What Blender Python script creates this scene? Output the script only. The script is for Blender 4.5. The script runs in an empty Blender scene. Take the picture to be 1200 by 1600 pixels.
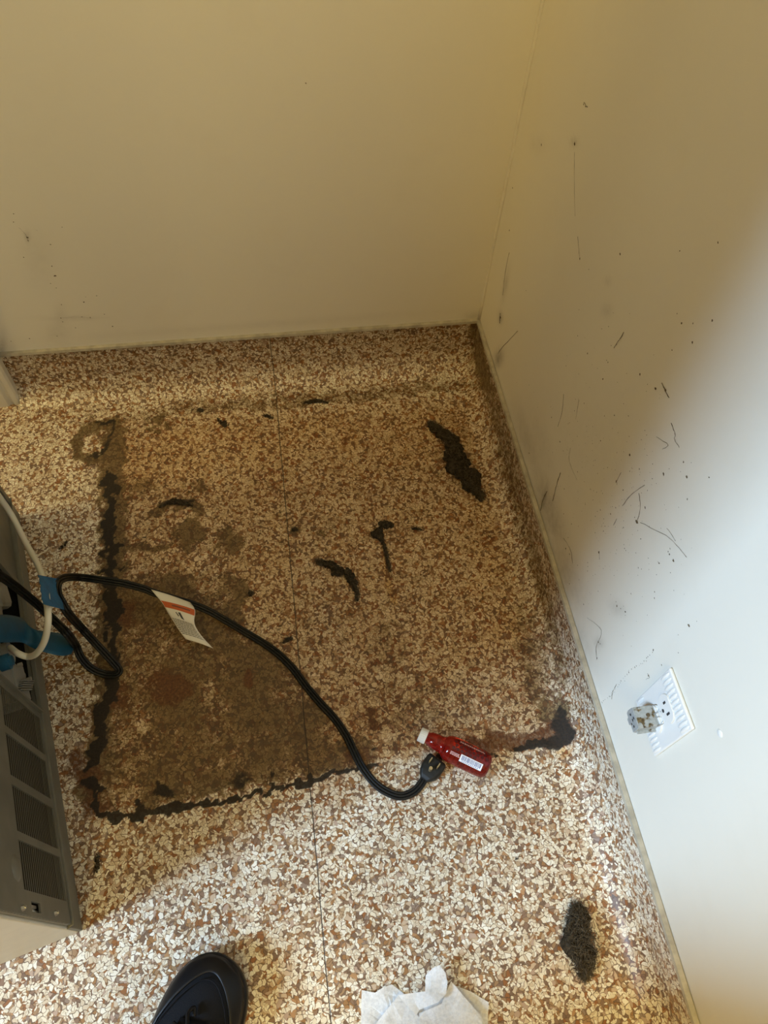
import bpy, bmesh, math, random
import numpy as np
from mathutils import Vector, Matrix
random.seed(7)
C = bpy.context.scene.collection
sc = bpy.context.scene
PI = math.pi

# ------------------------------------------------------------------ camera
F_PX = 1126.65
YAW, PITCH, ROLL = -0.21066, 0.57741, 0.07752
CAM = Vector((-0.39599, -1.07462, 1.121))
ROT = (Matrix.Rotation(YAW, 3, 'Z') @ Matrix.Rotation(PITCH, 3, 'X') @ Matrix.Rotation(ROLL, 3, 'Z'))
cam = bpy.data.cameras.new('camera')
cam.sensor_fit = 'VERTICAL'; cam.sensor_height = 36.0; cam.lens = F_PX / 1600 * 36.0
cam.clip_start = 0.02; cam.clip_end = 50
co = bpy.data.objects.new('camera', cam); C.objects.link(co)
co.matrix_world = Matrix.Translation(CAM) @ ROT.to_4x4()
sc.camera = co

# ------------------------------------------------------------------ world, lights, exposure
sc.view_settings.view_transform = 'Standard'
sc.view_settings.look = 'None'
sc.view_settings.gamma = 1.0
sc.view_settings.use_curve_mapping = False
sc.view_settings.exposure = 0.0
w = bpy.data.worlds.new('world'); sc.world = w; w.use_nodes = True
w.node_tree.nodes['Background'].inputs[0].default_value = (0.75, 0.86, 1.0, 1)
w.node_tree.nodes['Background'].inputs[1].default_value = 0.6

def area(name, loc, target, sx, sy, energy, col, spread=180):
    l = bpy.data.lights.new(name, 'AREA'); l.shape = 'RECTANGLE'; l.size = sx; l.size_y = sy
    l.energy = energy; l.color = col; l.spread = math.radians(spread)
    o = bpy.data.objects.new(name, l); C.objects.link(o)
    o.location = loc
    o.rotation_euler = (Vector(target) - Vector(loc)).to_track_quat('-Z', 'Y').to_euler()
    return o
WIN_Y0, WIN_Y1, WIN_Z0, WIN_Z1 = -2.08, -1.50, 1.30, 2.36
area('daylight_through_window', (-2.98, (WIN_Y0 + WIN_Y1) / 2, (WIN_Z0 + WIN_Z1) / 2), (0, -1.2, 0.2),
     WIN_Y1 - WIN_Y0, WIN_Z1 - WIN_Z0, 58, (0.48, 0.71, 1.0), 110)
area('warm_fill_light', (-0.85, -2.50, 2.38), (-0.85, -2.50, 0), 1.0, 1.0, 45, (1.0, 0.75, 0.25))  # invented warm fill from above, standing in for bounced room light
area('warm_fill_light', (-2.1, -0.75, 2.38), (-2.1, -0.75, 0), 1.0, 1.0, 47, (1.0, 0.76, 0.29))  # second added fill, lifts the left floor and the right wall

# ------------------------------------------------------------------ pixel -> place helpers (design aids: where the photo's rays meet real planes)
def ray(x, y):
    return ROT @ Vector(((x - 600) / F_PX, -(y - 800) / F_PX, -1))
def hit(x, y, p0, n):
    d = ray(x, y); t = (Vector(p0) - CAM).dot(n) / d.dot(n); return CAM + d * t
def FL(x, y, z=0.0): return hit(x, y, (0, 0, z), Vector((0, 0, 1)))
def RW(x, y, off=0.0): return hit(x, y, (-off, 0, 0), Vector((1, 0, 0)))
def BW(x, y, off=0.0): return hit(x, y, (0, -off, 0), Vector((0, 1, 0)))
FO = Vector((-.736, -.969, 0)); FU = Vector((-.2312, .9729, 0)); FN = Vector((.9729, .2312, 0))
def FR(x, y, d=0.0): return hit(x, y, FO + FN * d, FN)
Rn = np.array(ROT)
def project(P):
    q = (P - np.array(CAM)) @ Rn
    return 600 + F_PX * q[:, 0] / -q[:, 2], 800 - F_PX * q[:, 1] / -q[:, 2]

# ------------------------------------------------------------------ noise (numpy)
def vnoise(x, y, seed):
    xi = np.floor(x).astype(np.int64); yi = np.floor(y).astype(np.int64)
    fx = x - xi; fy = y - yi; fx = fx * fx * (3 - 2 * fx); fy = fy * fy * (3 - 2 * fy)
    def h(a, b):
        n = (a * 374761393 + b * 668265263 + seed * 1442695041) & 0xffffffff
        n = ((n ^ (n >> 13)) * 1274126177) & 0xffffffff
        return ((n ^ (n >> 16)) & 0xffff) / 65535.0
    return (h(xi, yi) * (1 - fx) + h(xi + 1, yi) * fx) * (1 - fy) + (h(xi, yi + 1) * (1 - fx) + h(xi + 1, yi + 1) * fx) * fy
def fbm(x, y, s, seed, oct=4):
    r = 0; a = 1; t = 0
    for i in range(oct):
        r = r + a * vnoise(x * s + 17 * i, y * s - 9 * i, seed + i); t += a; a *= .55; s *= 2.1
    return r / t
def sstep(a, b, x):
    t = np.clip((x - a) / (b - a), 0, 1); return t * t * (3 - 2 * t)

# ------------------------------------------------------------------ mesh helpers
def link(name, me, m=None, parent=None):
    o = bpy.data.objects.new(name, me); C.objects.link(o)
    if m is not None and len(me.materials) == 0: me.materials.append(m)
    if parent: o.parent = parent
    return o
def obj(name, bm, m, parent=None, smooth=False, bevel=0, segs=2):
    me = bpy.data.meshes.new(name)
    bmesh.ops.recalc_face_normals(bm, faces=bm.faces)
    bm.to_mesh(me); bm.free()
    if smooth: me.polygons.foreach_set('use_smooth', [True] * len(me.polygons))
    o = link(name, me, m, parent)
    if bevel:
        b = o.modifiers.new('bevel', 'BEVEL'); b.width = bevel; b.segments = segs; b.limit_method = 'ANGLE'
    return o
def bx(bm, c, s, rot=None):
    r = bmesh.ops.create_cube(bm, size=1)
    M = Matrix.Translation(c) @ (rot.to_4x4() if rot else Matrix()) @ Matrix.Diagonal((*s, 1))
    bmesh.ops.transform(bm, matrix=M, verts=r['verts'])
    return r['verts']
def box(name, lo, hi, m, parent=None, bevel=0):
    bm = bmesh.new(); bx(bm, [(a + b) / 2 for a, b in zip(lo, hi)], [b - a for a, b in zip(lo, hi)])
    return obj(name, bm, m, parent, bevel=bevel)
def cyl(bm, c, r, h, axis='Z', r2=None, segs=24, rot=None):
    q = bmesh.ops.create_cone(bm, cap_ends=True, segments=segs, radius1=r, radius2=r if r2 is None else r2, depth=h)
    R = {'Z': Matrix(), 'X': Matrix.Rotation(PI / 2, 4, 'Y'), 'Y': Matrix.Rotation(-PI / 2, 4, 'X')}[axis]
    if rot: R = rot.to_4x4() @ R
    bmesh.ops.transform(bm, matrix=Matrix.Translation(c) @ R, verts=q['verts']); return q['verts']
def spline(pts, n):
    P = [Vector(p) for p in pts]; out = []
    P = [2 * P[0] - P[1]] + P + [2 * P[-1] - P[-2]]
    for i in range(1, len(P) - 2):
        for k in range(n):
            t = k / n; a, b, c, d = P[i - 1:i + 3]
            out.append(.5 * (2 * b + (c - a) * t + (2 * a - 5 * b + 4 * c - d) * t * t + (3 * b - a - 3 * c + d) * t ** 3))
    out.append(P[-2]); return out
def sweep(bm, path, prof, up=Vector((0, 0, 1)), scale=None, cap=True):
    rings = []; prev = None
    for i, p in enumerate(path):
        t = (path[min(i + 1, len(path) - 1)] - path[max(i - 1, 0)]).normalized()
        u = up(i, p) if callable(up) else up
        s = t.cross(u)
        if s.length < 1e-4: s = prev or Vector((1, 0, 0))
        s.normalize(); n = s.cross(t).normalized(); prev = s
        k = scale[i] if scale else 1
        rings.append([bm.verts.new(p + s * a * k + n * b * k) for a, b in prof])
    m = len(prof)
    for a, b in zip(rings, rings[1:]):
        for j in range(m): bm.faces.new((a[j], a[(j + 1) % m], b[(j + 1) % m], b[j]))
    if cap: bm.faces.new(rings[0][::-1]); bm.faces.new(rings[-1])
def circ(r, n=12, rx=1, ry=1): return [(r * rx * math.cos(2 * PI * k / n), r * ry * math.sin(2 * PI * k / n)) for k in range(n)]
def thing(name, label, cat, loc=(0, 0, 0), rz=0, group=None):
    o = bpy.data.objects.new(name, None); C.objects.link(o); o.empty_display_size = .05
    o.location = loc; o.rotation_euler = (0, 0, rz); tag(o, label, cat, group); return o
def tag(o, label, cat, group=None):
    o['label'] = label; o['category'] = cat
    if group: o['group'] = group
    return o
def structure(o): o['kind'] = 'structure'; return o
def grid_mesh(name, P, nx, ny, attrs, m, parent=None):
    """P (nx*ny,3) array of a grid; attrs dict name->(type, array)"""
    me = bpy.data.meshes.new(name)
    idx = np.arange(nx * ny).reshape(nx, ny)
    q = np.stack([idx[:-1, :-1], idx[1:, :-1], idx[1:, 1:], idx[:-1, 1:]], -1).reshape(-1, 4)
    me.vertices.add(nx * ny); me.vertices.foreach_set('co', P.astype(np.float32).ravel())
    me.loops.add(q.size); me.loops.foreach_set('vertex_index', q.ravel().astype(np.int32))
    me.polygons.add(len(q)); me.polygons.foreach_set('loop_start', np.arange(0, q.size, 4, dtype=np.int32))
    me.polygons.foreach_set('use_smooth', np.ones(len(q), dtype=bool))
    me.update(calc_edges=True)
    for k, (ty, a) in attrs.items():
        at = me.attributes.new(k, ty, 'POINT')
        at.data.foreach_set({'FLOAT_VECTOR': 'vector', 'FLOAT_COLOR': 'color', 'FLOAT': 'value'}[ty], a.astype(np.float32).ravel())
    return link(name, me, m, parent)

# ------------------------------------------------------------------ materials
class NT:
    def __init__(s, name):
        s.m = bpy.data.materials.new(name); s.m.use_nodes = True; s.t = s.m.node_tree
        s.b = s.t.nodes['Principled BSDF']; s.out = s.t.nodes['Material Output']
    def n(s, ty, **kw):
        o = s.t.nodes.new('ShaderNode' + ty)
        for k, v in kw.items():
            if k in ('ins',):
                for a, b in v.items(): s.set(o, a, b)
            else: setattr(o, k, v)
        return o
    def set(s, o, a, b):
        i = o.inputs[a]
        if isinstance(b, bpy.types.NodeSocket): s.t.links.new(b, i)
        else: i.default_value = b
    def math(s, op, a, b=0.0, c=None, clamp=False):
        o = s.n('Math', operation=op, use_clamp=clamp); s.set(o, 0, a); s.set(o, 1, b)
        if c is not None: s.set(o, 2, c)
        return o.outputs[0]
    def mix(s, f, a, b, blend='MIX'):
        o = s.n('Mix', data_type='RGBA', blend_type=blend); s.set(o, 0, f); s.set(o, 6, a); s.set(o, 7, b); return o.outputs[2]
    def ramp(s, f, stops, interp='LINEAR'):
        o = s.n('ValToRGB'); r = o.color_ramp; r.interpolation = interp
        while len(r.elements) < len(stops): r.elements.new(.5)
        for e, (p, c) in zip(r.elements, stops): e.position = p; e.color = (*c, 1) if len(c) == 3 else c
        s.set(o, 0, f); return o.outputs[0]
    def noise(s, vec, scale, detail=4, rough=.55):
        o = s.n('TexNoise'); s.set(o, 'Vector', vec); s.set(o, 'Scale', scale); s.set(o, 'Detail', detail); s.set(o, 'Roughness', rough); return o
    def step(s, v, a, b):
        o = s.n('MapRange', interpolation_type='SMOOTHSTEP'); s.set(o, 0, v); s.set(o, 1, a); s.set(o, 2, b); s.set(o, 3, 0.0); s.set(o, 4, 1.0); return o.outputs[0]
    def bump(s, h, strength, dist):
        o = s.n('Bump'); s.set(o, 'Strength', strength); s.set(o, 'Distance', dist); s.set(o, 'Height', h)
        s.t.links.new(o.outputs[0], s.b.inputs['Normal'])
def mat(name, col, rough=.5, metal=0, spec=.5, var=0, vscale=40, bump=0, bscale=200, **kw):
    t = NT(name); t.b.inputs['Roughness'].default_value = rough; t.b.inputs['Metallic'].default_value = metal
    t.b.inputs['Specular IOR Level'].default_value = spec
    for k, v in kw.items(): t.b.inputs[k.replace('_', ' ')].default_value = v
    tc = t.n('TexCoord').outputs['Object']
    nz = t.noise(tc, vscale)
    c2 = [max(0, c * (1 - var)) for c in col]
    c = t.ramp(nz.outputs[0], [(.35, tuple(c2)), (.65, tuple(col))])
    t.t.links.new(c, t.b.inputs['Base Color'])
    if bump: t.bump(t.noise(tc, bscale).outputs[0], bump, .001)
    return t.m

# printed chip vinyl: flat print of irregular chips on a ground, with dirt and some painted shade (mesh attributes)
def vinyl():
    t = NT('chip_printed_vinyl')
    uvw = t.n('Attribute', attribute_name='uvw').outputs['Vector']
    nz = t.noise(uvw, 95, 1)
    sub = t.n('VectorMath', operation='SUBTRACT', ins={0: nz.outputs['Color'], 1: (.5, .5, .5)})
    sc_ = t.n('VectorMath', operation='SCALE', ins={0: sub.outputs[0], 'Scale': .0095})
    vec = t.n('VectorMath', operation='ADD', ins={0: uvw, 1: sc_.outputs[0]}).outputs[0]
    def vor(scale, off, feat='F1', rnd=1.0):
        v = t.n('VectorMath', operation='ADD', ins={0: vec, 1: off}).outputs[0]
        o = t.n('TexVoronoi', feature=feat, voronoi_dimensions='2D')
        t.set(o, 'Vector', v); t.set(o, 'Scale', scale); t.set(o, 'Randomness', rnd); return o
    def sep(c): return t.n('SeparateColor', ins={0: c}).outputs
    A = vor(195, (0, 0, 0)); Ae = vor(195, (0, 0, 0), 'DISTANCE_TO_EDGE')
    B = vor(178, (3.1, 1.7, 0)); Be = vor(178, (3.1, 1.7, 0), 'DISTANCE_TO_EDGE')
    D = vor(300, (7.3, 5.2, 0)); De = vor(300, (7.3, 5.2, 0), 'DISTANCE_TO_EDGE')
    E = vor(138, (11.3, 8.2, 0)); Ee = vor(138, (11.3, 8.2, 0), 'DISTANCE_TO_EDGE')
    ra = sep(A.outputs['Color']); rb = sep(B.outputs['Color']); rd = sep(D.outputs['Color']); re = sep(E.outputs['Color'])
    base = t.ramp(ra[0], [(0, (.27, .165, .105)), (.17, (.38, .235, .125)), (.34, (.31, .125, .042)), (.5, (.21, .13, .085)),
                          (.68, (.50, .35, .21)), (.79, (.35, .18, .07)), (.9, (.31, .225, .17))], 'CONSTANT')
    dark = (.11, .062, .03, 1)
    c = t.mix(t.step(Ae.outputs[0], .018, .075), dark, base)
    tan = t.ramp(re[0], [(0, (.62, .47, .33)), (.4, (.50, .36, .27)), (.7, (.47, .26, .12))], 'CONSTANT')
    m1 = t.math('MULTIPLY', t.math('GREATER_THAN', re[1], .70), t.step(Ee.outputs[0], .10, .14))
    c = t.mix(m1, c, tan)
    def chips(c, r, e, th, lo):
        on = t.math('GREATER_THAN', r[1], th)
        white = t.ramp(r[0], [(0, (.86, .78, .62)), (.3, (.93, .88, .76)), (.55, (.70, .58, .42)), (.8, (.84, .76, .60))], 'CONSTANT')
        edge = t.math('MULTIPLY', on, t.step(e, lo - .06, lo - .02))
        c = t.mix(t.math('MULTIPLY', edge, .75), c, dark)
        return t.mix(t.math('MULTIPLY', on, t.step(e, lo, lo + .03)), c, white)
    c = chips(c, rb, Be.outputs[0], .575, .055)
    c = chips(c, rd, De.outputs[0], .70, .06)
    # joint between the two widths of vinyl
    sx = t.n('SeparateXYZ', ins={0: uvw}).outputs
    jn = t.noise(uvw, 14, 3).outputs[0]
    jx = t.math('ADD', sx[0], t.math('MULTIPLY', t.math('SUBTRACT', jn, .5), .003))
    jd = t.math('ABSOLUTE', t.math('ADD', jx, .4225))
    js = t.math('SUBTRACT', 1.0, t.step(jd, .0004, .0012))
    # dirt, with some shade painted in
    g = t.n('Attribute', attribute_name='grime_shade'); gs = sep(g.outputs['Color'])
    och = t.n('Attribute', attribute_name='ochre').outputs['Fac']
    c = t.mix(och, c, (.84, .62, .34, 1), 'MULTIPLY')
    n1 = t.noise(uvw, 260, 4, .6).outputs[0]; n2 = t.noise(uvw, 45, 5, .65).outputs[0]
    nn = t.math('ADD', t.math('MULTIPLY', n1, .9), t.math('MULTIPLY', n2, .9)); nn = t.math('SUBTRACT', nn, .4)
    def amt(v, w_):
        o = t.n('MapRange', interpolation_type='SMOOTHSTEP'); t.set(o, 0, v); t.set(o, 1, t.math('MAXIMUM', t.math('SUBTRACT', nn, w_), .02)); t.set(o, 2, t.math('MAXIMUM', t.math('ADD', nn, w_), .06)); return o.outputs[0]
    film = t.ramp(n2, [(.3, (.075, .055, .028)), (.7, (.17, .13, .07))])
    c = t.mix(t.math('MAXIMUM', amt(gs[0], .28), t.math('MULTIPLY', gs[0], .75)), c, (.36, .28, .16, 1), 'MULTIPLY')
    c = t.mix(t.math('MULTIPLY', amt(t.math('SUBTRACT', gs[0], .22), .30), .55), c, film)
    rust = t.ramp(n1, [(.3, (.05, .016, .006)), (.7, (.17, .065, .02))])
    c = t.mix(t.math('MAXIMUM', t.math('MULTIPLY', amt(gs[1], .25), .85), t.math('MULTIPLY', gs[1], .45)), c, rust)
    blk = t.ramp(n1, [(.3, (.008, .006, .004)), (.8, (.030, .020, .010))])
    c = t.mix(t.math('MULTIPLY', amt(t.math('MULTIPLY', gs[2], t.math('ADD', t.math('MULTIPLY', n1, 1.3), .62)), .26), .97), c, blk)
    c = t.mix(t.math('MULTIPLY', js, .9), c, (.03, .02, .012, 1))
    t.t.links.new(c, t.b.inputs['Base Color'])
    rgh = t.math('ADD', t.math('MULTIPLY', t.math('ADD', t.math('ADD', gs[0], gs[1]), gs[2], clamp=True), .5), .30, clamp=True)
    t.set(t.b, 'Roughness', rgh); t.b.inputs['Specular IOR Level'].default_value = .5
    h = t.math('ADD', t.math('MULTIPLY', n2, .6), t.math('MULTIPLY', gs[2], t.math('MULTIPLY', n1, 3.0)))
    h = t.math('SUBTRACT', h, t.math('MULTIPLY', js, 1.0))
    t.bump(h, .35, .0012)
    return t.m
M_VINYL = vinyl()

def wallpaint(name, col):
    t = NT(name)
    tc = t.n('TexCoord').outputs['Object']
    big = t.noise(tc, 2.3, 3).outputs[0]; fine = t.noise(tc, 70, 4).outputs[0]; mid = t.noise(tc, 9, 5, .6).outputs[0]
    c = t.ramp(big, [(.3, tuple(x * .965 for x in col)), (.7, col)])
    c = t.mix(t.math('MULTIPLY', t.step(mid, .5, .75), .10), c, (.62, .55, .42, 1))
    sm = t.n('Attribute', attribute_name='smudge').outputs['Fac']
    k = t.math('MULTIPLY', sm, t.math('ADD', t.math('MULTIPLY', t.noise(tc, 60, 5, .65).outputs[0], 1.3), .1), clamp=True)
    c = t.mix(k, c, (.14, .12, .09, 1))
    t.t.links.new(c, t.b.inputs['Base Color'])
    t.b.inputs['Roughness'].default_value = .5; t.b.inputs['Specular IOR Level'].default_value = .35
    t.bump(t.math('ADD', fine, t.math('MULTIPLY', mid, 2.0)), .10, .0015)
    return t.m
M_WALL = wallpaint('cream_wall_paint', (.78, .75, .655))
M_WOOD = mat('brown_cupboard_wood', (.30, .17, .07), .5, var=.3, vscale=6)
M_CEIL = mat('ceiling_paint', (.78, .74, .64), .8)
M_TRIM = mat('cream_cove_cap', (.46, .42, .33), .38, var=.3, vscale=60)
M_CASING = mat('white_casing_paint', (.76, .73, .64), .4, var=.12, vscale=25)
M_DIRT = mat('dried_dirt', (.16, .12, .07), .9, var=.6, vscale=200)
M_LINT = mat('grey_lint', (.060, .048, .032), 1.0, spec=.1, var=.65, vscale=170, bump=1.0, bscale=500)
M_FIBRE = mat('lint_fibres', (.13, .105, .072), 1.0, spec=.1, var=.6, vscale=300)
M_CORD = mat('black_cord_vinyl', (.010, .010, .009), .5, spec=.3)
M_PLUG = mat('black_plug_rubber', (.012, .013, .012), .5, spec=.35)
M_PANEL = mat('grey_galvanised_panel', (.20, .195, .16), .5, metal=.2, var=.22, vscale=18)
M_SIDE = mat('cream_cabinet_paint', (.66, .63, .53), .45, var=.06)
M_DARK = mat('dark_compartment', (.02, .019, .016), .8)
M_SLAT = mat('louvre_metal', (.12, .115, .092), .5, metal=.15)
M_HOSE = mat('translucent_white_tubing', (.74, .70, .60), .35, Subsurface_Weight=.15)
M_VALVE = mat('white_valve_plastic', (.30, .30, .265), .45, var=.25, vscale=30)
M_BLUE = mat('blue_painters_tape', (.012, .13, .30), .6, var=.35, vscale=60, bump=.3, bscale=400)
M_TEAL = mat('blue_tape_strap', (.010, .10, .19), .55, var=.25, vscale=40)
M_STEEL = mat('bright_screw_steel', (.50, .50, .47), .35, metal=.9)
M_BRASS = mat('brass_blade', (.55, .45, .25), .35, metal=.8)
M_PLATE = mat('white_outlet_plastic', (.77, .77, .735), .3)
M_SLOT = mat('outlet_slot_black', (.03, .03, .03), .7)
M_PAPER = mat('tag_paper', (.74, .71, .62), .65)
M_ORANGE = mat('tag_orange_print', (.50, .10, .02), .6)
M_INK = mat('tag_ink', (.05, .05, .05), .7)
M_SHOE = mat('black_shoe_upper', (.0045, .005, .007), .7, spec=.2, bump=.5, bscale=900)
M_SOLE = mat('black_shoe_rubber', (.005, .005, .006), .45, spec=.3)
M_CAP = mat('white_bottle_cap', (.80, .79, .72), .35)

# ------------------------------------------------------------------ dirt and painted-shade masks (laid down on the floor where the photo shows them)
def seg_dist(px, py, pts):
    d = np.full(px.shape, 1e9)
    for (x0, y0), (x1, y1) in zip(pts, pts[1:]):
        dx, dy = x1 - x0, y1 - y0; L = dx * dx + dy * dy + 1e-9
        t = np.clip(((px - x0) * dx + (py - y0) * dy) / L, 0, 1)
        d = np.minimum(d, np.hypot(px - x0 - t * dx, py - y0 - t * dy))
    return d
def inpoly(px, py, pts):
    ins = np.zeros(px.shape, bool)
    for (x0, y0), (x1, y1) in zip(pts, pts[1:] + pts[:1]):
        c = ((y0 > py) != (y1 > py)) & (px < (x1 - x0) * (py - y0) / (y1 - y0 + 1e-9) + x0)
        ins ^= c
    return ins
def grime_shade(P, U, V):
    px, py = project(P)
    n = fbm(U, V, 55, 3); n2 = fbm(U, V, 16, 11); n3 = fbm(U, V, 140, 23, 3)
    jx = px + (fbm(U, V, 80, 31, 4) - .5) * 40; jy = py + (fbm(U, V, 80, 47, 4) - .5) * 40   # ragged outlines
    film = np.zeros(px.shape); rust = film.copy(); blk = film.copy(); och = film.copy()
    def blob(a, cx, cy, rx, ry, s, ang=0, j=1.0):
        X = px + (jx - px) * j - cx; Y = py + (jy - py) * j - cy
        c, q = math.cos(math.radians(ang)), math.sin(math.radians(ang))
        u = (X * c + Y * q) / rx; v = (-X * q + Y * c) / ry
        return np.maximum(a, s * (1 - sstep(.45, 1.15, np.hypot(u, v))))
    def line(a, pts, wd, s, j=.6):
        d = seg_dist(px + (jx - px) * j, py + (jy - py) * j, pts)
        return np.maximum(a, s * (1 - sstep(wd * .45, wd * 1.2, d)))
    def area_(a, pts, soft, s, j=1.0):
        X = px + (jx - px) * j; Y = py + (jy - py) * j
        d = seg_dist(X, Y, pts + pts[:1]); d = np.where(inpoly(X, Y, pts), d, -d)
        return np.maximum(a, s * sstep(-soft * .3, soft, d))
    # --- ochre on the covered rectangle: ageing, plus the yellow of the shade painted in
    foot = [(150, 652), (330, 636), (560, 622), (745, 612), (800, 800), (845, 1000), (880, 1160), (720, 1180), (560, 1198), (300, 1250), (150, 1285)]
    och = area_(och, foot, 45, .62, .4) * (.75 + .5 * n2)
    och = blob(och, 560, 900, 90, 200, .5); och = area_(och, [(440, 1100), (600, 1085), (720, 1150), (860, 1140), (880, 1160), (600, 1198), (480, 1222), (430, 1210)], 22, .75)
    och = line(och, [(600, 850), (606, 905), (616, 940)], 9, 1.0, .2); och = blob(och, 548, 690, 28, 30, .75)
    och = blob(och, 880, 1176, 16, 11, .9); och = blob(och, 520, 1240, 40, 25, .25)
    # --- grey-brown film
    film = area_(film, [(150, 900), (230, 880), (330, 870), (400, 900), (400, 970), (460, 1010), (520, 1100), (560, 1150), (585, 1196), (150, 1285), (165, 1080)], 30, .66)
    film = area_(film, [(150, 1085), (300, 1080), (480, 1120), (560, 1130), (590, 1150), (592, 1196), (484, 1222), (280, 1256), (240, 1270), (150, 1288)], 12, .62)
    film *= (.68 + .68 * np.clip((n2 - .5) * 2.2 + .5, 0, 1))
    film = area_(film, foot, 30, .33, .7) * (.9 + .2 * n)  # whole rectangle darkened: dirt film plus painted-in shade
    film = area_(film, [(560, 1040), (700, 1040), (790, 1120), (720, 1175), (592, 1196), (570, 1120)], 26, .42)
    film = blob(film, 300, 1160, 130, 60, .62); film = blob(film, 270, 1205, 60, 35, .7); film = blob(film, 230, 1060, 80, 70, .60)
    film = blob(film, 340, 1010, 70, 40, .55); film = blob(film, 400, 1150, 60, 35, .55); film = blob(film, 300, 905, 90, 25, .45)
    film = line(film, [(175, 672), (176, 760), (178, 860), (172, 980), (165, 1100), (150, 1190), (140, 1240)], 26, .86, .9)
    film = line(film, [(185, 662), (160, 662), (132, 674), (120, 692), (124, 712), (150, 722), (172, 712), (176, 690)], 10, .88, .5)
    film = blob(film, 247, 662, 26, 11, .80); film = blob(film, 220, 762, 42, 18, .55); film = blob(film, 310, 762, 24, 15, .62)
    film = line(film, [(238, 805), (262, 787), (300, 786), (312, 800)], 10, .75, .5); film = blob(film, 298, 835, 34, 34, .80)
    film = blob(film, 355, 848, 28, 34, .72); film = line(film, [(195, 852), (240, 858), (285, 850)], 7, .66, .5)
    film = blob(film, 350, 905, 30, 25, .5); film = blob(film, 262, 1135, 30, 22, .75); film = blob(film, 330, 1180, 50, 25, .7)
    film = blob(film, 482, 845, 36, 26, .36); film = blob(film, 460, 828, 9, 8, .85, j=.3); film = blob(film, 506, 838, 10, 10, .6)
    film = blob(film, 605, 1010, 55, 60, .46); film = blob(film, 640, 1040, 60, 45, .36); film = blob(film, 648, 1100, 22, 14, .62); film = blob(film, 640, 1130, 14, 9, .6)
    film = blob(film, 835, 1040, 40, 140, .52, -12); film = blob(film, 800, 900, 34, 120, .38, -12); film = blob(film, 865, 1110, 40, 32, .68)
    film = blob(film, 585, 1125, 25, 20, .6)
    # along the foot of the coves
    film = line(film, [(130, 662), (300, 640), (430, 628), (560, 617), (700, 604), (742, 600)], 12, .48, .8)
    film = line(film, [(742, 520), (752, 590), (775, 640), (800, 760), (850, 930), (880, 1060)], 16, .52, .6)
    film = line(film, [(745, 505), (748, 550), (760, 600)], 14, .75, .4)
    film = np.maximum(film, .16 * (n2 > .4))
    # --- rust
    rust = blob(rust, 190, 960, 30, 30, .62); rust = blob(rust, 262, 1072, 46, 38, .74); rust = blob(rust, 386, 1062, 8, 19, .95, j=.4)
    rust = blob(rust, 588, 1130, 24, 18, .60); rust = blob(rust, 185, 1092, 26, 28, .85); rust = blob(rust, 135, 1215, 36, 26, .75); rust = blob(rust, 150, 1130, 26, 40, .5)
    rust = line(rust, [(735, 1166), (790, 1164), (850, 1156), (885, 1152)], 15, .85, .6); rust = blob(rust, 872, 1142, 30, 26, 1.0, j=.6); rust = line(rust, [(768, 1150), (830, 1156), (870, 1140)], 12, .9, .6)
    rust = line(rust, [(598, 838), (604, 870), (606, 900)], 4, .8, .2); rust = blob(rust, 615, 925, 4, 14, .6, j=.3); rust = blob(rust, 540, 722, 12, 8, .5); rust = line(rust, [(545, 672), (540, 700)], 4, .5, .3)
    rust = blob(rust, 560, 1178, 30, 16, .55); rust = blob(rust, 583, 606, 5, 5, .8, j=.2); rust = blob(rust, 578, 931, 6, 4, .6, j=.2); rust = blob(rust, 100, 1180, 30, 60, .3)
    rust = blob(rust, 150, 1262, 24, 22, .85); rust = line(rust, [(120, 1185), (150, 1240)], 18, .7); rust = blob(rust, 590, 1085, 30, 10, .4)
    # --- black crust
    blk = line(blk, [(172, 750), (174, 800), (170, 900)], 11, .72, 1); blk = line(blk, [(175, 900), (176, 1010), (172, 1040)], 10, .85, 1)
    blk = line(blk, [(176, 1062), (170, 1090)], 13, .8); blk = line(blk, [(160, 1105), (155, 1175), (140, 1192)], 13, .95, 1)
    blk = line(blk, [(150, 1240), (152, 1275), (175, 1282), (205, 1272), (240, 1270)], 6, 1.0, .7)
    blk = line(blk, [(130, 1222), (165, 1228)], 8, .75); blk = line(blk, [(218, 1255), (224, 1278)], 6, .95, .4)
    blk = line(blk, [(240, 1270), (262, 1266), (280, 1256)], 9, 1.0, .4); blk = blob(blk, 262, 1266, 16, 7, 1.0, j=.5)
    blk = line(blk, [(285, 1258), (340, 1252), (400, 1242), (450, 1230), (484, 1222)], 4.2, 1.0, .6)
    blk = line(blk, [(484, 1222), (520, 1210), (545, 1203), (590, 1196)], 5, .70, .4); blk = blob(blk, 484, 1216, 5, 12, .9, j=.2); blk = blob(blk, 370, 1220, 22, 16, .5)
    blk = blob(blk, 420, 1222, 12, 9, .66); blk = blob(blk, 250, 1236, 22, 16, .62); blk = blob(blk, 872, 1138, 24, 34, .68, -20, j=.9); blk = line(blk, [(830, 1166), (868, 1162), (886, 1148)], 11, .85, .8); blk = line(blk, [(872, 1112), (880, 1140)], 11, .62, .9); blk = line(blk, [(690, 1178), (720, 1180), (770, 1176)], 5, .6)
    blk = line(blk, [(800, 1170), (860, 1166), (888, 1158)], 5, .75, .4); blk = blob(blk, 176, 1090, 20, 12, .7)
    blk = line(blk, [(150, 662), (180, 660), (170, 690), (150, 716)], 5, .55, .5); blk = line(blk, [(262, 783), (300, 786)], 5, .7, .5); blk = blob(blk, 173, 765, 9, 20, .7)
    blk = blob(blk, 350, 662, 8, 5, .75, j=.3); blk = blob(blk, 418, 651, 7, 4, .8, j=.3); blk = blob(blk, 313, 641, 7, 4, .7, j=.3)
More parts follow.
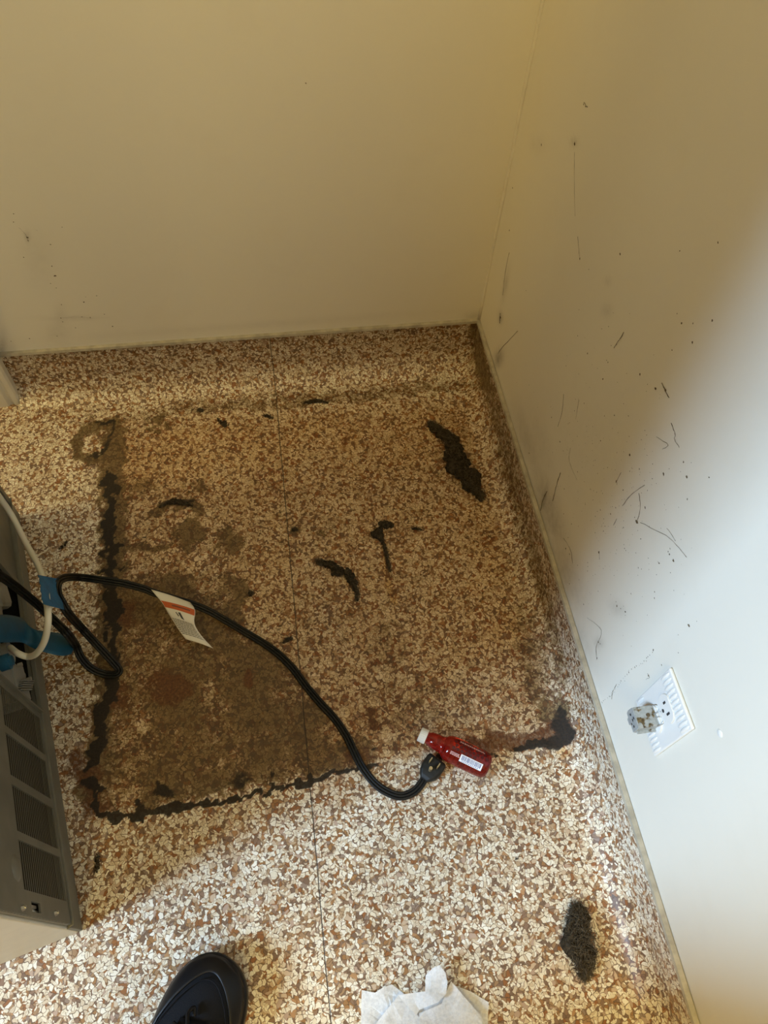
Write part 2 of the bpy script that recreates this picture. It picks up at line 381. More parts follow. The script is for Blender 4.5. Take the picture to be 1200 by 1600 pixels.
    blk = blob(blk, 448, 1002, 8, 6, .6, j=.3); blk = blob(blk, 392, 928, 6, 5, .7, j=.3); blk = blob(blk, 807, 1341, 3, 3, .9, j=.1)
    # scattered grit inside the stain
    inside = area_(np.zeros(px.shape), foot, 20, 1, .5)
    film = np.clip(film * 1.18, 0, 1); blk *= .62 + .8 * n; rust *= .7 + .6 * n
    blk = np.maximum(blk, inside * np.where(n3 > .83, .5, 0)); film = np.clip(film + inside * (n - .5) * .25, 0, 1)
    front = (P[:, 1] < -1.35) | (P[:, 0] < -1.25)
    for a in (film, rust, blk, och): a[front] = 0
    G = np.stack([np.clip(film, 0, 1), np.clip(rust, 0, 1), np.clip(blk, 0, 1), np.ones(px.shape)], -1)
    return G, np.clip(och, 0, 1)

# ------------------------------------------------------------------ room shell
HC = .115; RC = .052
XL, YF, ZC = -3.0, -3.3, 2.44
xs = np.concatenate([np.linspace(XL, -1.15, 12)[:-1], np.arange(-1.15, -.0285, .0032), [0.0]])
ys = np.concatenate([np.linspace(YF, -1.33, 12)[:-1], np.arange(-1.33, -.0285, .0032), [0.0]])
X, Y = np.meshgrid(xs, ys, indexing='ij')
P = np.stack([X.ravel(), Y.ravel(), np.zeros(X.size)], -1)
G, O = grime_shade(P, P[:, 0], P[:, 1])
fl = structure(grid_mesh('floor', P, len(xs), len(ys), {'uvw': ('FLOAT_VECTOR', P), 'grime_shade': ('FLOAT_COLOR', G), 'ochre': ('FLOAT', O)}, M_VINYL))
# coved skirting: the vinyl turned up the wall
prof = [(RC, .0004, 0.0)]
for k in range(1, 15):
    a = k / 14 * PI / 2; prof.append((RC - (RC - .003) * math.sin(a), .0004 + (RC - .003) * (1 - math.cos(a)), (RC - .003) * a))
z0 = prof[-1][1]; s0 = prof[-1][2]
for k in range(1, 15): prof.append((.003, z0 + (HC - z0) * k / 14, s0 + (HC - z0) * k / 14))
prof = np.array(prof)
def cove(name, wall, a0, a1, step):
    n = int(abs(a1 - a0) / step) + 1
    t = np.linspace(0, 1, n)
    T, K = np.meshgrid(t, np.arange(len(prof)), indexing='ij')
    off = prof[K, 0]; z = prof[K, 1]; s = prof[K, 2]
    along = a0 + (-off - a0) * T if wall == 'back' else None
    if wall == 'back':
        X = a0 + (-off - a0) * T; Y = -off; U = np.stack([X, -RC + s, 0 * X], -1)
    else:
        Y = -off + (a1 + off) * T; X = -off; U = np.stack([-RC + s, Y, 0 * X], -1)
    P = np.stack([X, Y, z], -1).reshape(-1, 3); U = U.reshape(-1, 3)
    G, O = grime_shade(P, U[:, 0], U[:, 1])
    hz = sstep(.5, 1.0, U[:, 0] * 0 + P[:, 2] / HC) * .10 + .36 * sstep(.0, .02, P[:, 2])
    G[:, 0] = np.clip(np.maximum(G[:, 0], hz * (1.1 if wall == 'back' else 1) * sstep(-1.15, -.75, U[:, 1])), 0, 1)  # brown film with shade painted in, fading out along the lit stretch
    return structure(grid_mesh(name, P, n, len(prof), {'uvw': ('FLOAT_VECTOR', U), 'grime_shade': ('FLOAT_COLOR', G), 'ochre': ('FLOAT', O)}, M_VINYL))
cove('baseboard_back', 'back', -.926, 0, .004)
cove('baseboard_right', 'right', 0, -2.2, .004)
def box_st(name, lo, hi, m, bevel=0): return structure(box(name, lo, hi, m, None, bevel))
# metal/cream cap strips on the coves
bm = bmesh.new(); capp = [(.0, 0), (.0062, 0), (.0072, .0015), (.0060, .0062), (.0, .0075)]
def strip(name, pts, dirn):
    bm = bmesh.new(); rings = []
    for p, m_ in pts:
        rings.append([bm.verts.new((p[0] + (-a if dirn == 'r' else -a * m_), p[1] + (-a if dirn == 'b' else -a * m_), HC + b)) for a, b in capp])
    for a, b in zip(rings, rings[1:]):
        for j in range(5): bm.faces.new((a[j], a[(j + 1) % 5], b[(j + 1) % 5], b[j]))
    bm.faces.new(rings[0]); bm.faces.new(rings[-1]); return structure(obj(name, bm, M_TRIM))
strip('trim_2', [((-.926, 0), 0), ((0, 0), 1)], 'b')
yy = [0, -.12, -.25, -.4, -.55, -.7, -.85, -1.0, -1.15, -1.3, -2.2]
strip('trim_3', [((-.0012 * abs(math.sin(k * 1.7)) * (k > 0), y), 1 if k == 0 else 0) for k, y in enumerate(yy)], 'r')
# stepped door casing that the back cove runs into
bm = bmesh.new()
cs = [(-.926, 0), (-.926, -.017), (-.930, -.021), (-.938, -.022), (-.941, -.018), (-.946, -.018), (-.950, -.024), (-.985, -.026), (-.992, -.022), (-.992, 0)]
a = [bm.verts.new((x, y, 0)) for x, y in cs]; b = [bm.verts.new((x, y, 2.1)) for x, y in cs]
for j in range(len(cs)): k = (j + 1) % len(cs); bm.faces.new((a[j], a[k], b[k], b[j]))
bm.faces.new(a); bm.faces.new(b[::-1]); structure(obj('trim_1', bm, M_CASING))

# walls (front faces as grids carrying the soft smudges)
def wall_grid(name, ax, c0, c1, z0, z1, n, m, smf):
    A, Z = np.meshgrid(np.linspace(c0, c1, n), np.linspace(z0, z1, n), indexing='ij')
    P = np.stack([A, 0 * A, Z] if ax == 'x' else [0 * A, A, Z], -1).reshape(-1, 3)
    px, py = project(P); S = smf(px, py, P)
    depth = CAM[1] if False else None
    return structure(grid_mesh(name, P, n, n, {'smudge': ('FLOAT', S)}, m))
def ell(px, py, L):
    r = np.zeros(px.shape)
    for cx, cy, rx, ry, ang, s in L:
        c, q = math.cos(math.radians(ang)), math.sin(math.radians(ang)); X = px - cx; Y = py - cy
        r = np.maximum(r, s * np.exp(-((X * c + Y * q) / rx) ** 2 - ((-X * q + Y * c) / ry) ** 2))
    return r
def sm_right(px, py, P):
    S = ell(px, py, [(779, 560, 7, 14, 15, .8), (858, 800, 18, 66, -18, .55), (850, 778, 6, 24, 12, .9), (880, 890, 24, 66, -20, .42), (825, 690, 12, 60, -18, .3), (905, 1000, 16, 40, -20, .30),
                     (790, 445, 4, 26, 10, .35), (782, 496, 4, 9, 0, .6), (930, 700, 80, 90, 0, .10), (948, 485, 8, 10, 0, .25), (950, 440, 6, 6, 0, .2), (965, 950, 14, 9, 40, .3),
                     (935, 1005, 9, 9, 0, .35), (846, 700, 20, 60, -15, .16), (1004, 1103, 9, 5, 0, .5), (897, 222, 6, 6, 0, .4), (840, 226, 12, 14, 0, .12)])
    S[P[:, 1] < -1.4] = 0; return S
def sm_back(px, py, P):
    S = ell(px, py, [(110, 497, 45, 3, 0, .22), (95, 500, 10, 22, 0, .2), (60, 400, 22, 40, -20, .12), (43, 370, 4, 10, -15, .45), (90, 520, 20, 18, 0, .18), (3, 545, 6, 22, 0, .5),
                     (740, 495, 16, 9, 0, .3), (400, 508, 300, 6, -4, .12)])
    S[P[:, 0] < -1.5] = 0; return S
N = 300
wr = wall_grid('wall_right', 'y', -1.75, 0, 0, 1.75, N, M_WALL, sm_right)
wb = wall_grid('wall_back', 'x', -1.75, 0, 0, 1.75, N, M_WALL, sm_back)
box('wall_panel', (0, YF, 0), (.1, -1.75, ZC), M_WALL, wr); box('wall_panel', (0, -1.75, 1.75), (.1, .1, ZC), M_WALL, wr); box('wall_panel', (.001, -1.75, 0), (.1, .1, 1.75), M_WALL, wr)
box('wall_panel', (XL, 0, 0), (-1.75, .1, ZC), M_WALL, wb); box('wall_panel', (-1.75, 0, 1.75), (0, .1, ZC), M_WALL, wb); box('wall_panel', (-1.75, .001, 0), (0, .1, 1.75), M_WALL, wb)
# painted bead of filler in the corner
bm = bmesh.new(); sweep(bm, [Vector((-.0012 + .0006 * math.sin(z * 31), -.0012 + .0006 * math.cos(z * 23), z)) for z in np.linspace(HC + .007, ZC, 60)], circ(.0036, 8), up=Vector((1, 0, 0)))
obj('corner_bead', bm, M_CASING, wr, smooth=True)
wl = box_st('wall_left', (XL - .1, WIN_Y1, 0), (XL, .1, ZC), M_WOOD)
box('wall_panel', (XL - .1, YF, 0), (XL, WIN_Y0, ZC), M_WOOD, wl)
box('wall_panel', (XL - .1, WIN_Y0, 0), (XL, WIN_Y1, WIN_Z0), M_WOOD, wl)
box('wall_panel', (XL - .1, WIN_Y0, WIN_Z1), (XL, WIN_Y1, ZC), M_WALL, wl)
box_st('wall_front', (XL - .1, YF - .1, 0), (.1, YF, ZC), M_WOOD)
box_st('shadow_blocker', (-1.05, -1.80, 0), (-.95, -1.37, ZC), M_WOOD)  # unseen blocker, added only to cast shadow on floor and right wall
box_st('ceiling', (XL - .1, YF - .1, ZC), (.1, .1, ZC + .1), M_CEIL)

# flecks, spatter and dried-on threads stuck to the walls
def splats(name, parent, fn, spots, threads, nrm, seed):
    rnd = random.Random(seed); bm = bmesh.new()
    t1 = Vector((0, 0, 1)); t2 = nrm.cross(t1)
    for x, y, r in spots:
        p = fn(x, y); R = r * .00082 * (0.8 + .3 * rnd.random()); k = 7; ph = rnd.random() * 6
        el = rnd.uniform(.7, 1.7); an = rnd.random() * PI
        ring = []
        for j in range(k):
            a_ = ph + 2 * PI * j / k; rr = R * rnd.uniform(.6, 1.2)
            u, v = rr * math.cos(a_) * el, rr * math.sin(a_)
            u, v = u * math.cos(an) - v * math.sin(an), u * math.sin(an) + v * math.cos(an)
            ring.append(bm.verts.new(p + t2 * u + t1 * v + nrm * .0001))
        top = bm.verts.new(p + nrm * min(R * .5, .0012))
        for j in range(k): bm.faces.new((ring[j], ring[(j + 1) % k], top))
    for pts, wd in threads:
        P = spline([fn(x, y) for x, y in pts], 5)
        P = [p + nrm * .0005 + t2 * rnd.uniform(-1, 1) * .0006 + t1 * rnd.uniform(-1, 1) * .0006 for p in P]
        sweep(bm, P, circ(wd * .00026, 4), up=nrm, scale=[rnd.uniform(.4, 1.2) for _ in P])
    o = obj(name, bm, M_DIRT, parent); o['kind'] = 'stuff'; return o
spots = [(918, 552, 2), (942, 592, 1.8), (1000, 585, 1.8), (1024, 607, 2), (1040, 610, 2), (995, 815, 3.6), (936, 863, 3), (1052, 876, 3), (1037, 741, 2.4), (984, 711, 2.2), (827, 708, 1.8),
         (875, 690, 2), (960, 649, 1.6), (898, 225, 3.4), (846, 226, 1.8), (801, 294, 1.8), (796, 360, 1.8), (782, 496, 2.6), (781, 504, 2), (906, 404, 1.8), (969, 397, 2.2), (1122, 379, 1.6),
         (1062, 392, 1.4), (920, 421, 1.1), (1021, 1015, 1.6), (1013, 1056, 1.3), (1076, 977, 1.8), (1060, 1020, 1), (964, 947, 2), (977, 956, 2.3), (970, 951, 1.6), (935, 1003, 2), (933, 1028, 1.6),
         (938, 1006, 1.4), (1082, 535, 2), (1065, 505, 1.3), (1083, 505, 1.3), (1113, 501, 1.4), (1050, 547, 1.3), (948, 563, 1.2), (950, 566, 1.2), (905, 484, 1), (1008, 793, 1.6), (954, 803, 1.7), (963, 752, 1.9),
         (999, 733, 1.6), (1068, 722, 1.6), (1073, 745, 2), (1074, 780, 1.8), (1108, 746, 1.2), (1046, 866, 1.6), (1044, 862, 1.2), (1013, 872, 1.2), (1030, 880, 1.6), (976, 857, 1.4), (975, 851, 1.2), (943, 830, 1.4),
         (822, 454, 1.1), (915, 166, 2), (912, 163, 1.4), (1058, 490, 1), (955, 540, 1.2), (982, 650, 1), (888, 662, 1), (905, 906, 1.3), (912, 944, 1.4), (890, 912, 1.6), (884, 857, 1.7), (890, 866, 1.6), (918, 892, 1.3)]
r_ = random.Random(5)
for _ in range(330):
    x = r_.gauss(935, 62); y = r_.gauss(790, 120)
    if x > 790 + (y - 650) * .34 + 30 and y > 430 and x < 1150: spots.append((x, y, r_.choice([.5, .6, .7, .8, 1.1])))
for k in range(34):
    t = k / 33; spots.append((939 + 82 * t + r_.uniform(-1.5, 1.5), 1098 - 83 * t + 4 * math.sin(t * 9) + r_.uniform(-1.5, 1.5), r_.choice([.7, .9, 1.2])))
threads = [([(782, 489), (781, 505)], 2), ([(809, 517), (785, 543), (779, 552)], 1.4), ([(975, 520), (968, 531), (960, 543)], 1.6), ([(1035, 598), (1040, 610), (1046, 621)], 2.6),
           ([(881, 616), (879, 642), (872, 667)], .9), ([(905, 624), (900, 654)], .8), ([(1050, 661), (1055, 678), (1055, 687), (1062, 699)], 1.2), ([(876, 739), (869, 762), (864, 783)], 1.8),
           ([(855, 768), (849, 780), (845, 798)], 2.8), ([(971, 739), (963, 754)], 1.1), ([(1008, 758), (989, 771), (973, 790)], 1.2), ([(999, 771), (1001, 793), (996, 814)], 1.1),
           ([(1001, 816), (1041, 837), (1058, 852), (1073, 870)], 1.1), ([(1043, 826), (1056, 844)], .8), ([(898, 238), (898, 290), (899, 338)], .6), ([(903, 370), (906, 402)], .8),
           ([(796, 395), (790, 425), (786, 461)], 1.1), ([(913, 160), (918, 168)], 2.4), ([(964, 1069), (958, 1080), (956, 1092)], 1.2), ([(1012, 1052), (1015, 1058), (1010, 1061)], .9), ([(937, 864), (937, 874)], .8),
           ([(881, 840), (892, 860), (895, 880)], 1), ([(918, 965), (940, 985), (932, 1010), (933, 1030)], .9), ([(959, 820), (964, 810)], 1), ([(892, 700), (890, 720), (902, 750)], .7), ([(1026, 682), (1044, 695), (1036, 702)], .9)]
splats('dirt_specks', wr, RW, spots, threads, Vector((-1, 0, 0)), 3)
sb = [(21, 334, 1.3), (21, 347, 1.3), (43, 371, 1.7), (44, 376, 1.2), (79, 382, 1.4), (97, 355, 1.2), (81, 416, 1.6), (86, 431, 1.6), (88, 450, 1.2), (96, 476, 1.9), (95, 497, 1.8), (98, 503, 1.4), (141, 496, 1.5),
      (128, 495, 1.1), (131, 472, 1.4), (134, 464, 1), (151, 462, 1), (176, 510, 2.1), (163, 491, 1.2), (89, 525, 1.3), (46, 529, 1.4), (17, 533, 1.2), (79, 443, 1), (37, 402, 1), (478, 130, 1.2), (58, 360, .8), (118, 512, .8)]
splats('dirt_specks', wb, BW, sb, [([(30, 355), (40, 366), (45, 378)], .7), ([(95, 497), (118, 495), (143, 497)], .5)], Vector((0, -1, 0)), 4)
# small blister in the paint beside the outlet
bm = bmesh.new(); bmesh.ops.create_uvsphere(bm, u_segments=16, v_segments=10, radius=1)
p = RW(1125, 1146); bmesh.ops.transform(bm, matrix=Matrix.Translation(p) @ Matrix.Diagonal((.0015, .0045, .0045, 1)), verts=bm.verts)
obj('paint_blister', bm, M_PLATE, wr, smooth=True)

# ------------------------------------------------------------------ refrigerator (local x = out of its back, y = along its width)
FA = math.atan2(.2312, .9729)
fr = thing('refrigerator', 'grey-backed cream refrigerator pulled out at left, louvred cover low on its back', 'refrigerator', FO, FA)
FW = .70
box('side_panel', (-.70, 0, .004), (-.004, .016, 1.72), M_SIDE, fr, .002)
box('side_panel', (-.70, FW - .016, .004), (-.004, FW, 1.72), M_SIDE, fr, .002)
box('top_panel', (-.70, .016, 1.69), (-.004, FW - .016, 1.72), M_SIDE, fr)
d = box('door', (-.775, .002, .06), (-.705, FW - .002, 1.72), M_SIDE, fr, .008)
box('door_handle', (-.81, .03, .75), (-.79, .05, 1.35), M_SIDE, fr, .004)
box('rear_panel', (-.012, .016, .30), (-.002, FW - .016, 1.69), M_PANEL, fr)
# machine compartment: floor pan, ceiling and inner wall
bm = bmesh.new()
bx(bm, (-.14, FW / 2, .022), (.27, FW - .033, .006)); bx(bm, (-.275, FW / 2, .16), (.006, FW - .033, .27)); bx(bm, (-.14, FW / 2, .297), (.27, FW - .033, .006))
obj('machine_compartment', bm, M_DARK, fr)
# bottom rail: folded strip
bm = bmesh.new(); bx(bm, (-.004, FW / 2, .028), (.008, FW - .001, .050)); bx(bm, (.0015, FW / 2, .0535), (.007, FW - .004, .0022))
obj('bottom_rail', bm, M_PANEL, fr, bevel=.0008)
# far back panel beyond the open bay
bm = bmesh.new(); bx(bm, (-.006, .60, .175), (.004, .168, .245)); bx(bm, (-.002, .516, .175), (.006, .012, .245)); bx(bm, (-.002, FW - .008, .175), (.008, .014, .245))
obj('end_panel', bm, M_PANEL, fr, bevel=.0008)
for u in (.055, .62):
    bm = bmesh.new(); cyl(bm, (-.012, u, .010), .010, .024, 'Y', segs=20)
    obj('roller', bm, M_PLUG, fr, smooth=False)
# rear cover with its four louvred windows
groups = [(.031, .086), (.096, .151), (.163, .217), (.227, .282)]
Z0, Z1 = .062, .206
bm = bmesh.new()
def plate(u0, u1, z0, z1): bx(bm, (.001, (u0 + u1) / 2, (z0 + z1) / 2), (.0022, u1 - u0, z1 - z0))
plate(.004, .293, Z1, .30)
plate(.004, .293, .0555, Z0)
ue = [.004] + [x for g in groups for x in g] + [.293]
for k in range(0, 10, 2):
    if k == 0:                                       # plate beside the first window is pierced by a tab hole
        plate(.004, .031, Z0, .160); plate(.004, .009, .160, .188); plate(.020, .031, .160, .188); plate(.004, .031, .188, Z1)
    else: plate(ue[k], ue[k + 1], Z0, Z1)
bx(bm, (.0035, .2925, .18), (.007, .003, .24)); bx(bm, (-.003, .005, .18), (.008, .003, .24))
bmesh.ops.remove_doubles(bm, verts=bm.verts, dist=1e-5)
cov = obj('rear_cover', bm, M_PANEL, fr)
bm = bmesh.new(); bx(bm, (-.0035, .017, .174), (.004, .003, .024)); obj('hole_tab', bm, M_STEEL, cov)
slme = None
for gi, (u0, u1) in enumerate(groups):
    n = 22
    for k in range(n):
        z = Z0 + (Z1 - Z0) * (k + .5) / n
        if slme is None:
            bm = bmesh.new()
            vs = bx(bm, (0, 0, 0), (.0003, .0550, .0024), Matrix.Rotation(math.radians(-6), 3, 'Y'))
            o = obj('louvre_slat', bm, M_SLAT, cov); slme = o.data
        else: o = link('louvre_slat', slme, None, cov)
        o.location = (.0012, (u0 + u1) / 2, z)
for u, z in ((.010, .218), (.0125, .112)):
    bm = bmesh.new(); cyl(bm, (.0036, u, z), .0034, .003, 'X', r2=.0028, segs=6); cyl(bm, (.0056, u, z), .0018, .0016, 'X', segs=14)
    obj('screw', bm, M_STEEL, cov)
bm = bmesh.new(); bmesh.ops.create_uvsphere(bm, u_segments=20, v_segments=12, radius=1)
bmesh.ops.transform(bm, matrix=Matrix.Translation((.000, .052, .222)) @ Matrix.Diagonal((.006, .016, .014, 1)), verts=bm.verts)
obj('stamped_dimple', bm, M_PANEL, cov, smooth=True)
# water valve, brackets and compressor in the open bay
inv = fr.matrix_basis.inverted() if False else (Matrix.Rotation(-FA, 4, 'Z') @ Matrix.Translation(-FO))
def loc(p): return inv @ Vector(p)
vv = None
bm = bmesh.new()
bx(bm, (-.030, .335, .150), (.050, .060, .050)); bx(bm, (-.022, .325, .105), (.040, .050, .050), Matrix.Rotation(.35, 3, 'X'))
cyl(bm, (-.008, .352, .150), .016, .022, 'X'); cyl(bm, (-.022, .318, .092), .024, .030, 'X'); cyl(bm, (-.012, .345, .105), .010, .045, 'Z')
for k in range(5): bx(bm, (-.003, .312 + .005 * k, .106 - .004 * k), (.014, .0018, .050), Matrix.Rotation(.35, 3, 'X'))
vv = obj('water_valve', bm, M_VALVE, fr, bevel=.003)
bm = bmesh.new(); cyl(bm, (.002, .326, .176), .011, .012, 'X', segs=20); cyl(bm, (.009, .326, .176), .007, .006, 'X', segs=20); obj('solenoid', bm, M_TEAL, vv)
for q in ((.006, .340, .130), (.006, .330, .098)):
    bm = bmesh.new(); cyl(bm, q, .0032, .006, 'X', segs=6); obj('valve_screw', bm, M_STEEL, vv)
bm = bmesh.new(); bx(bm, (-.040, .44, .150), (.060, .10, .070)); bx(bm, (-.03, .475, .115), (.050, .05, .05), Matrix.Rotation(.5, 3, 'X')); bx(bm, (-.03, .42, .20), (.045, .08, .05), Matrix.Rotation(-.3, 3, 'X'))
obj('air_duct', bm, M_VALVE, fr, bevel=.008)
bm = bmesh.new(); bmesh.ops.create_uvsphere(bm, u_segments=28, v_segments=16, radius=1)
bmesh.ops.transform(bm, matrix=Matrix.Translation((-.14, .17, .12)) @ Matrix.Diagonal((.085, .10, .085, 1)), verts=bm.verts)
obj('compressor', bm, M_PLUG, fr, smooth=True)

# ------------------------------------------------------------------ hose
hp = spline([FR(-26, 742, .030), FR(0, 778, .032), FR(20, 808, .036), FR(40, 848, .048), FR(55, 875, .062), FR(64, 895, .072), FR(71, 920, .080), FR(74, 945, .084), FR(75, 972, .080),
             FR(70, 1000, .066), FR(58, 1020, .048), FR(44, 1026, .032), FR(28, 1021, .022), FR(16, 1012, .008)], 8)
bm = bmesh.new(); sweep(bm, hp, circ(.0044, 14), up=Vector((.3, .2, 1)))
tag(obj('water_hose', bm, M_HOSE, None, smooth=True), 'thin white plastic water line curving down behind the refrigerator', 'hose')

# ------------------------------------------------------------------ power cord (flat, ribbed) with plug and warning tag
cordt = thing('power_cord', 'black flat power cord lying across the stained floor from refrigerator to plug', 'cord', FL(400, 1000))
def lobes(w_, h_, n=3):
    P = []; m = 8
    top = []; bot = []
    for i in range(n):
        cx = (i - (n - 1) / 2) * w_ / n; r = w_ / n / 2
        for k in range(m):
            a_ = PI - PI * (k + .5) / m; top.append((cx + r * 1.04 * math.cos(a_), h_ / 2 * math.sin(a_) ** .7))
    return top + [(x, -y) for x, y in reversed(top)]
cprof = lobes(.0122, .0052)
Z = .0027
pathA = [FR(-14, 892, .035), FR(10, 906, .036), FR(35, 925, .040), FR(60, 946, .044), FR(85, 970, .056), FR(105, 990, .078), FL(118, 1008, .055), FL(127, 1028, .034), FL(142, 1044, .018), FL(162, 1053, .0075),
         FL(180, 1054, .0075), FL(186, 1047, .010), FL(176, 1034, .022), FL(152, 1008, .045), FL(128, 982, .065), FR(108, 960, .092), FR(97, 942, .090), FR(90, 928, .088), FR(90, 912, .088), FR(101, 903, .090),
         FL(122, 902, .080), FL(150, 905, .074), FL(190, 911, .066), FL(225, 920, .056), FL(240, 926, .050), FL(270, 935, .042), FL(300, 944, .032), FL(325, 954, .022), FL(350, 968, .012), FL(380, 986, .005),
         FL(410, 1004, Z), FL(435, 1022, Z), FL(458, 1045, Z), FL(478, 1072, Z), FL(500, 1098, Z), FL(522, 1122, Z), FL(540, 1148, Z), FL(552, 1172, Z), FL(565, 1197, Z), FL(584, 1222, Z),
         FL(604, 1237, Z), FL(626, 1244, Z), FL(645, 1238, .004), FL(658, 1225, .006), FL(667, 1208, .008)]
loc0 = cordt.location
cp = [p - loc0 for p in spline(pathA, 7)]
bm = bmesh.new()
def cup(i, p):
    w_ = (CAM - (p + loc0)).normalized(); k = min(1, max(0, (p.z - .01) / .05)); return (Vector((0, 0, 1)) * (1 - k) + w_ * k + Vector((.02, .03, 0))).normalized()
sweep(bm, cp, cprof, up=cup); obj('cord', bm, M_CORD, cordt, smooth=True)
# plug: tapered body with two blades and a ground pin, lying on the floor under the bottle neck
pa = FL(666, 1213, .011); pb = FL(690, 1178, .011); ax_ = (pb - pa); ax_.z = 0; ax_.normalize(); sd = Vector((0, 0, 1)).cross(ax_)
RM = Matrix((( ax_.x, sd.x, 0), (ax_.y, sd.y, 0), (0, 0, 1)))
def pl(p): return pa + RM @ Vector(p) - loc0
bm = bmesh.new(); rings = []
for x, wv, h in ((-.006, .006, .004), (-.001, .0105, .007), (.004, .0140, .0085), (.012, .0160, .010), (.026, .0160, .010), (.030, .0148, .0085)):
    rings.append([bm.verts.new(pl((x, a_ * wv, b_ * h))) for a_, b_ in ((-1, -.6), (-.8, -1), (.8, -1), (1, -.6), (1, .6), (.8, 1), (-.8, 1), (-1, .6))])
for a_, b_ in zip(rings, rings[1:]):
    for j in range(8): bm.faces.new((a_[j], a_[(j + 1) % 8], b_[(j + 1) % 8], b_[j]))
bm.faces.new(rings[0][::-1]); bm.faces.new(rings[-1])
plug = obj('plug', bm, M_PLUG, cordt, bevel=.0012)
for s in (-1, 1):
    bm = bmesh.new(); bx(bm, pl((.019, s * .0070, .0145)), (.0075, .0014, .012), RM); obj('blade', bm, M_BRASS, plug)
bm = bmesh.new(); cyl(bm, pl((.0085, 0, .0150)), .0026, .013, 'Z', segs=14); obj('ground_pin', bm, M_BRASS, plug)
# paper warning tag folded over the cord
Lp = [(236, 921, .060), (246, 933, .059), (254, 943, .056), (262, 957, .049), (270, 970, .040), (279, 984, .030), (290, 999, .020)]
Rp = [(297, 941, .044), (303, 949, .046), (305, 957, .046), (303.5, 971, .040), (307, 982, .030), (317, 996, .016), (333, 1013, .003)]
LS = spline([FL(*p) for p in Lp], 6); RS = spline([FL(*p) for p in Rp], 6)
nT = len(LS) - 1
def tg(s, t_, off=0.0):
    i = min(int(t_ * nT), nT - 1); f = t_ * nT - i
    a_ = LS[i].lerp(LS[i + 1], f); b_ = RS[i].lerp(RS[i + 1], f)
    p = a_.lerp(b_, s) + Vector((0, 0, .003 * math.sin(PI * s)))
    return p + (CAM - p).normalized() * off
def patch(bm, s0, s1, t0, t1, off, ns=8, nt=6):
    V = [[bm.verts.new(tg(s0 + (s1 - s0) * i / ns, t0 + (t1 - t0) * j / nt, off) - loc0) for j in range(nt + 1)] for i in range(ns + 1)]
    for i in range(ns):
        for j in range(nt): bm.faces.new((V[i][j], V[i + 1][j], V[i + 1][j + 1], V[i][j + 1]))
bm = bmesh.new(); patch(bm, 0, 1, 0, 1, 0.0035, 12, 30)
tagp = obj('warning_tag', bm, M_PAPER, cordt, smooth=True); tagp['label'] = 'white paper warning tag with orange band'
sol = tagp.modifiers.new('thick', 'SOLIDIFY'); sol.thickness = .0004; sol.offset = -1
bm = bmesh.new(); patch(bm, .02, .985, .25, .40, .0042, 12, 5); obj('orange_band', bm, M_ORANGE, tagp, smooth=True)
bm = bmesh.new()
for k in range(16): patch(bm, .30 + k * .035, .322 + k * .035, .31, .345, .0046, 1, 1)        # dark lettering on the band, too small to read
for r in range(9):
    t_ = .60 + r * .035; s = .06
    while s < .92:
        L = random.uniform(.05, .16); patch(bm, s, min(s + L, .93), t_, t_ + .013, .0042, 1, 1); s += L + .018
for pts in (((.34, .45), (.37, .44), (.44, .50), (.40, .53)), ((.43, .44), (.52, .43), (.60, .57), (.50, .55))):       # small hand-and-spark pictogram
    bm.faces.new([bm.verts.new(tg(a_, b_, .0042) - loc0) for a_, b_ in pts])
obj('tag_print', bm, M_INK, tagp)

# blue tape holding cord to hose, and the loose strap
def sleeve(name, spine, hw, th, m, label, cat, nrm=FN):
    """flattened sleeve wrapped round what it holds"""
    bm = bmesh.new(); rings = []
    for i, (l, r) in enumerate(zip(*spine)):
        c = (l + r) / 2; s = (r - l) / 2; n = (CAM - c).normalized(); ring = []
        for k in range(24):
            a_ = 2 * PI * k / 24; ca, sa = math.cos(a_), math.sin(a_)
            pinch = 1 - .38 * math.exp(-(ca / .3) ** 2) if abs(sa) > .3 else 1
            ring.append(bm.verts.new(c + s * ca * (1 + .05 * math.sin(i * 2.1)) + n * th * (abs(sa) ** .6) * (1 if sa > 0 else -1) * pinch * (1 + .16 * math.sin(ca * 9 + i * .8))))
        rings.append(ring)
    for a_, b_ in zip(rings, rings[1:]):
        for j in range(24): bm.faces.new((a_[j], a_[(j + 1) % 24], b_[(j + 1) % 24], b_[j]))
    return tag(obj(name, bm, m, None, smooth=True), label, cat)
Ls = spline([FR(59, 898, .075), FR(62, 910, .079), FR(64, 928, .083), FR(67, 944, .086)], 4)
Rs = spline([FR(94, 905, .088), FR(97, 914, .088), FR(97, 932, .089), FR(101, 953, .092)], 4)
sleeve('tape_wrap', (Ls, Rs), 0, .0102, M_BLUE, 'blue painter\'s tape wrapped around the white hose and black cord', 'tape')
T = spline([FR(-12, 961, .009), FR(12, 961, .009), FR(34, 966, .010), FR(44, 977, .016), FR(58, 985, .028), FR(80, 988, .042), FR(98, 991, .052), FR(113, 999, .058)], 4)
B = spline([FR(-12, 1004, .009), FR(12, 1004, .009), FR(34, 1004, .010), FR(46, 1010, .016), FR(60, 1016, .028), FR(80, 1022, .042), FR(98, 1025, .052), FR(111, 1022, .058)], 4)
bm = bmesh.new(); rows = []
for i, (a_, b_) in enumerate(zip(T, B)):
    rows.append([bm.verts.new(a_.lerp(b_, j / 6) + FN * (.004 * math.sin(PI * j / 6))) for j in range(7)])
for a_, b_ in zip(rows, rows[1:]):
    for j in range(6): bm.faces.new((a_[j], a_[j + 1], b_[j + 1], b_[j]))
o = tag(obj('tape_strip', bm, M_TEAL, None, smooth=True), 'dark blue strip of tape sticking out of the open bay of the refrigerator', 'tape')
sl = o.modifiers.new('thick', 'SOLIDIFY'); sl.thickness = .0005

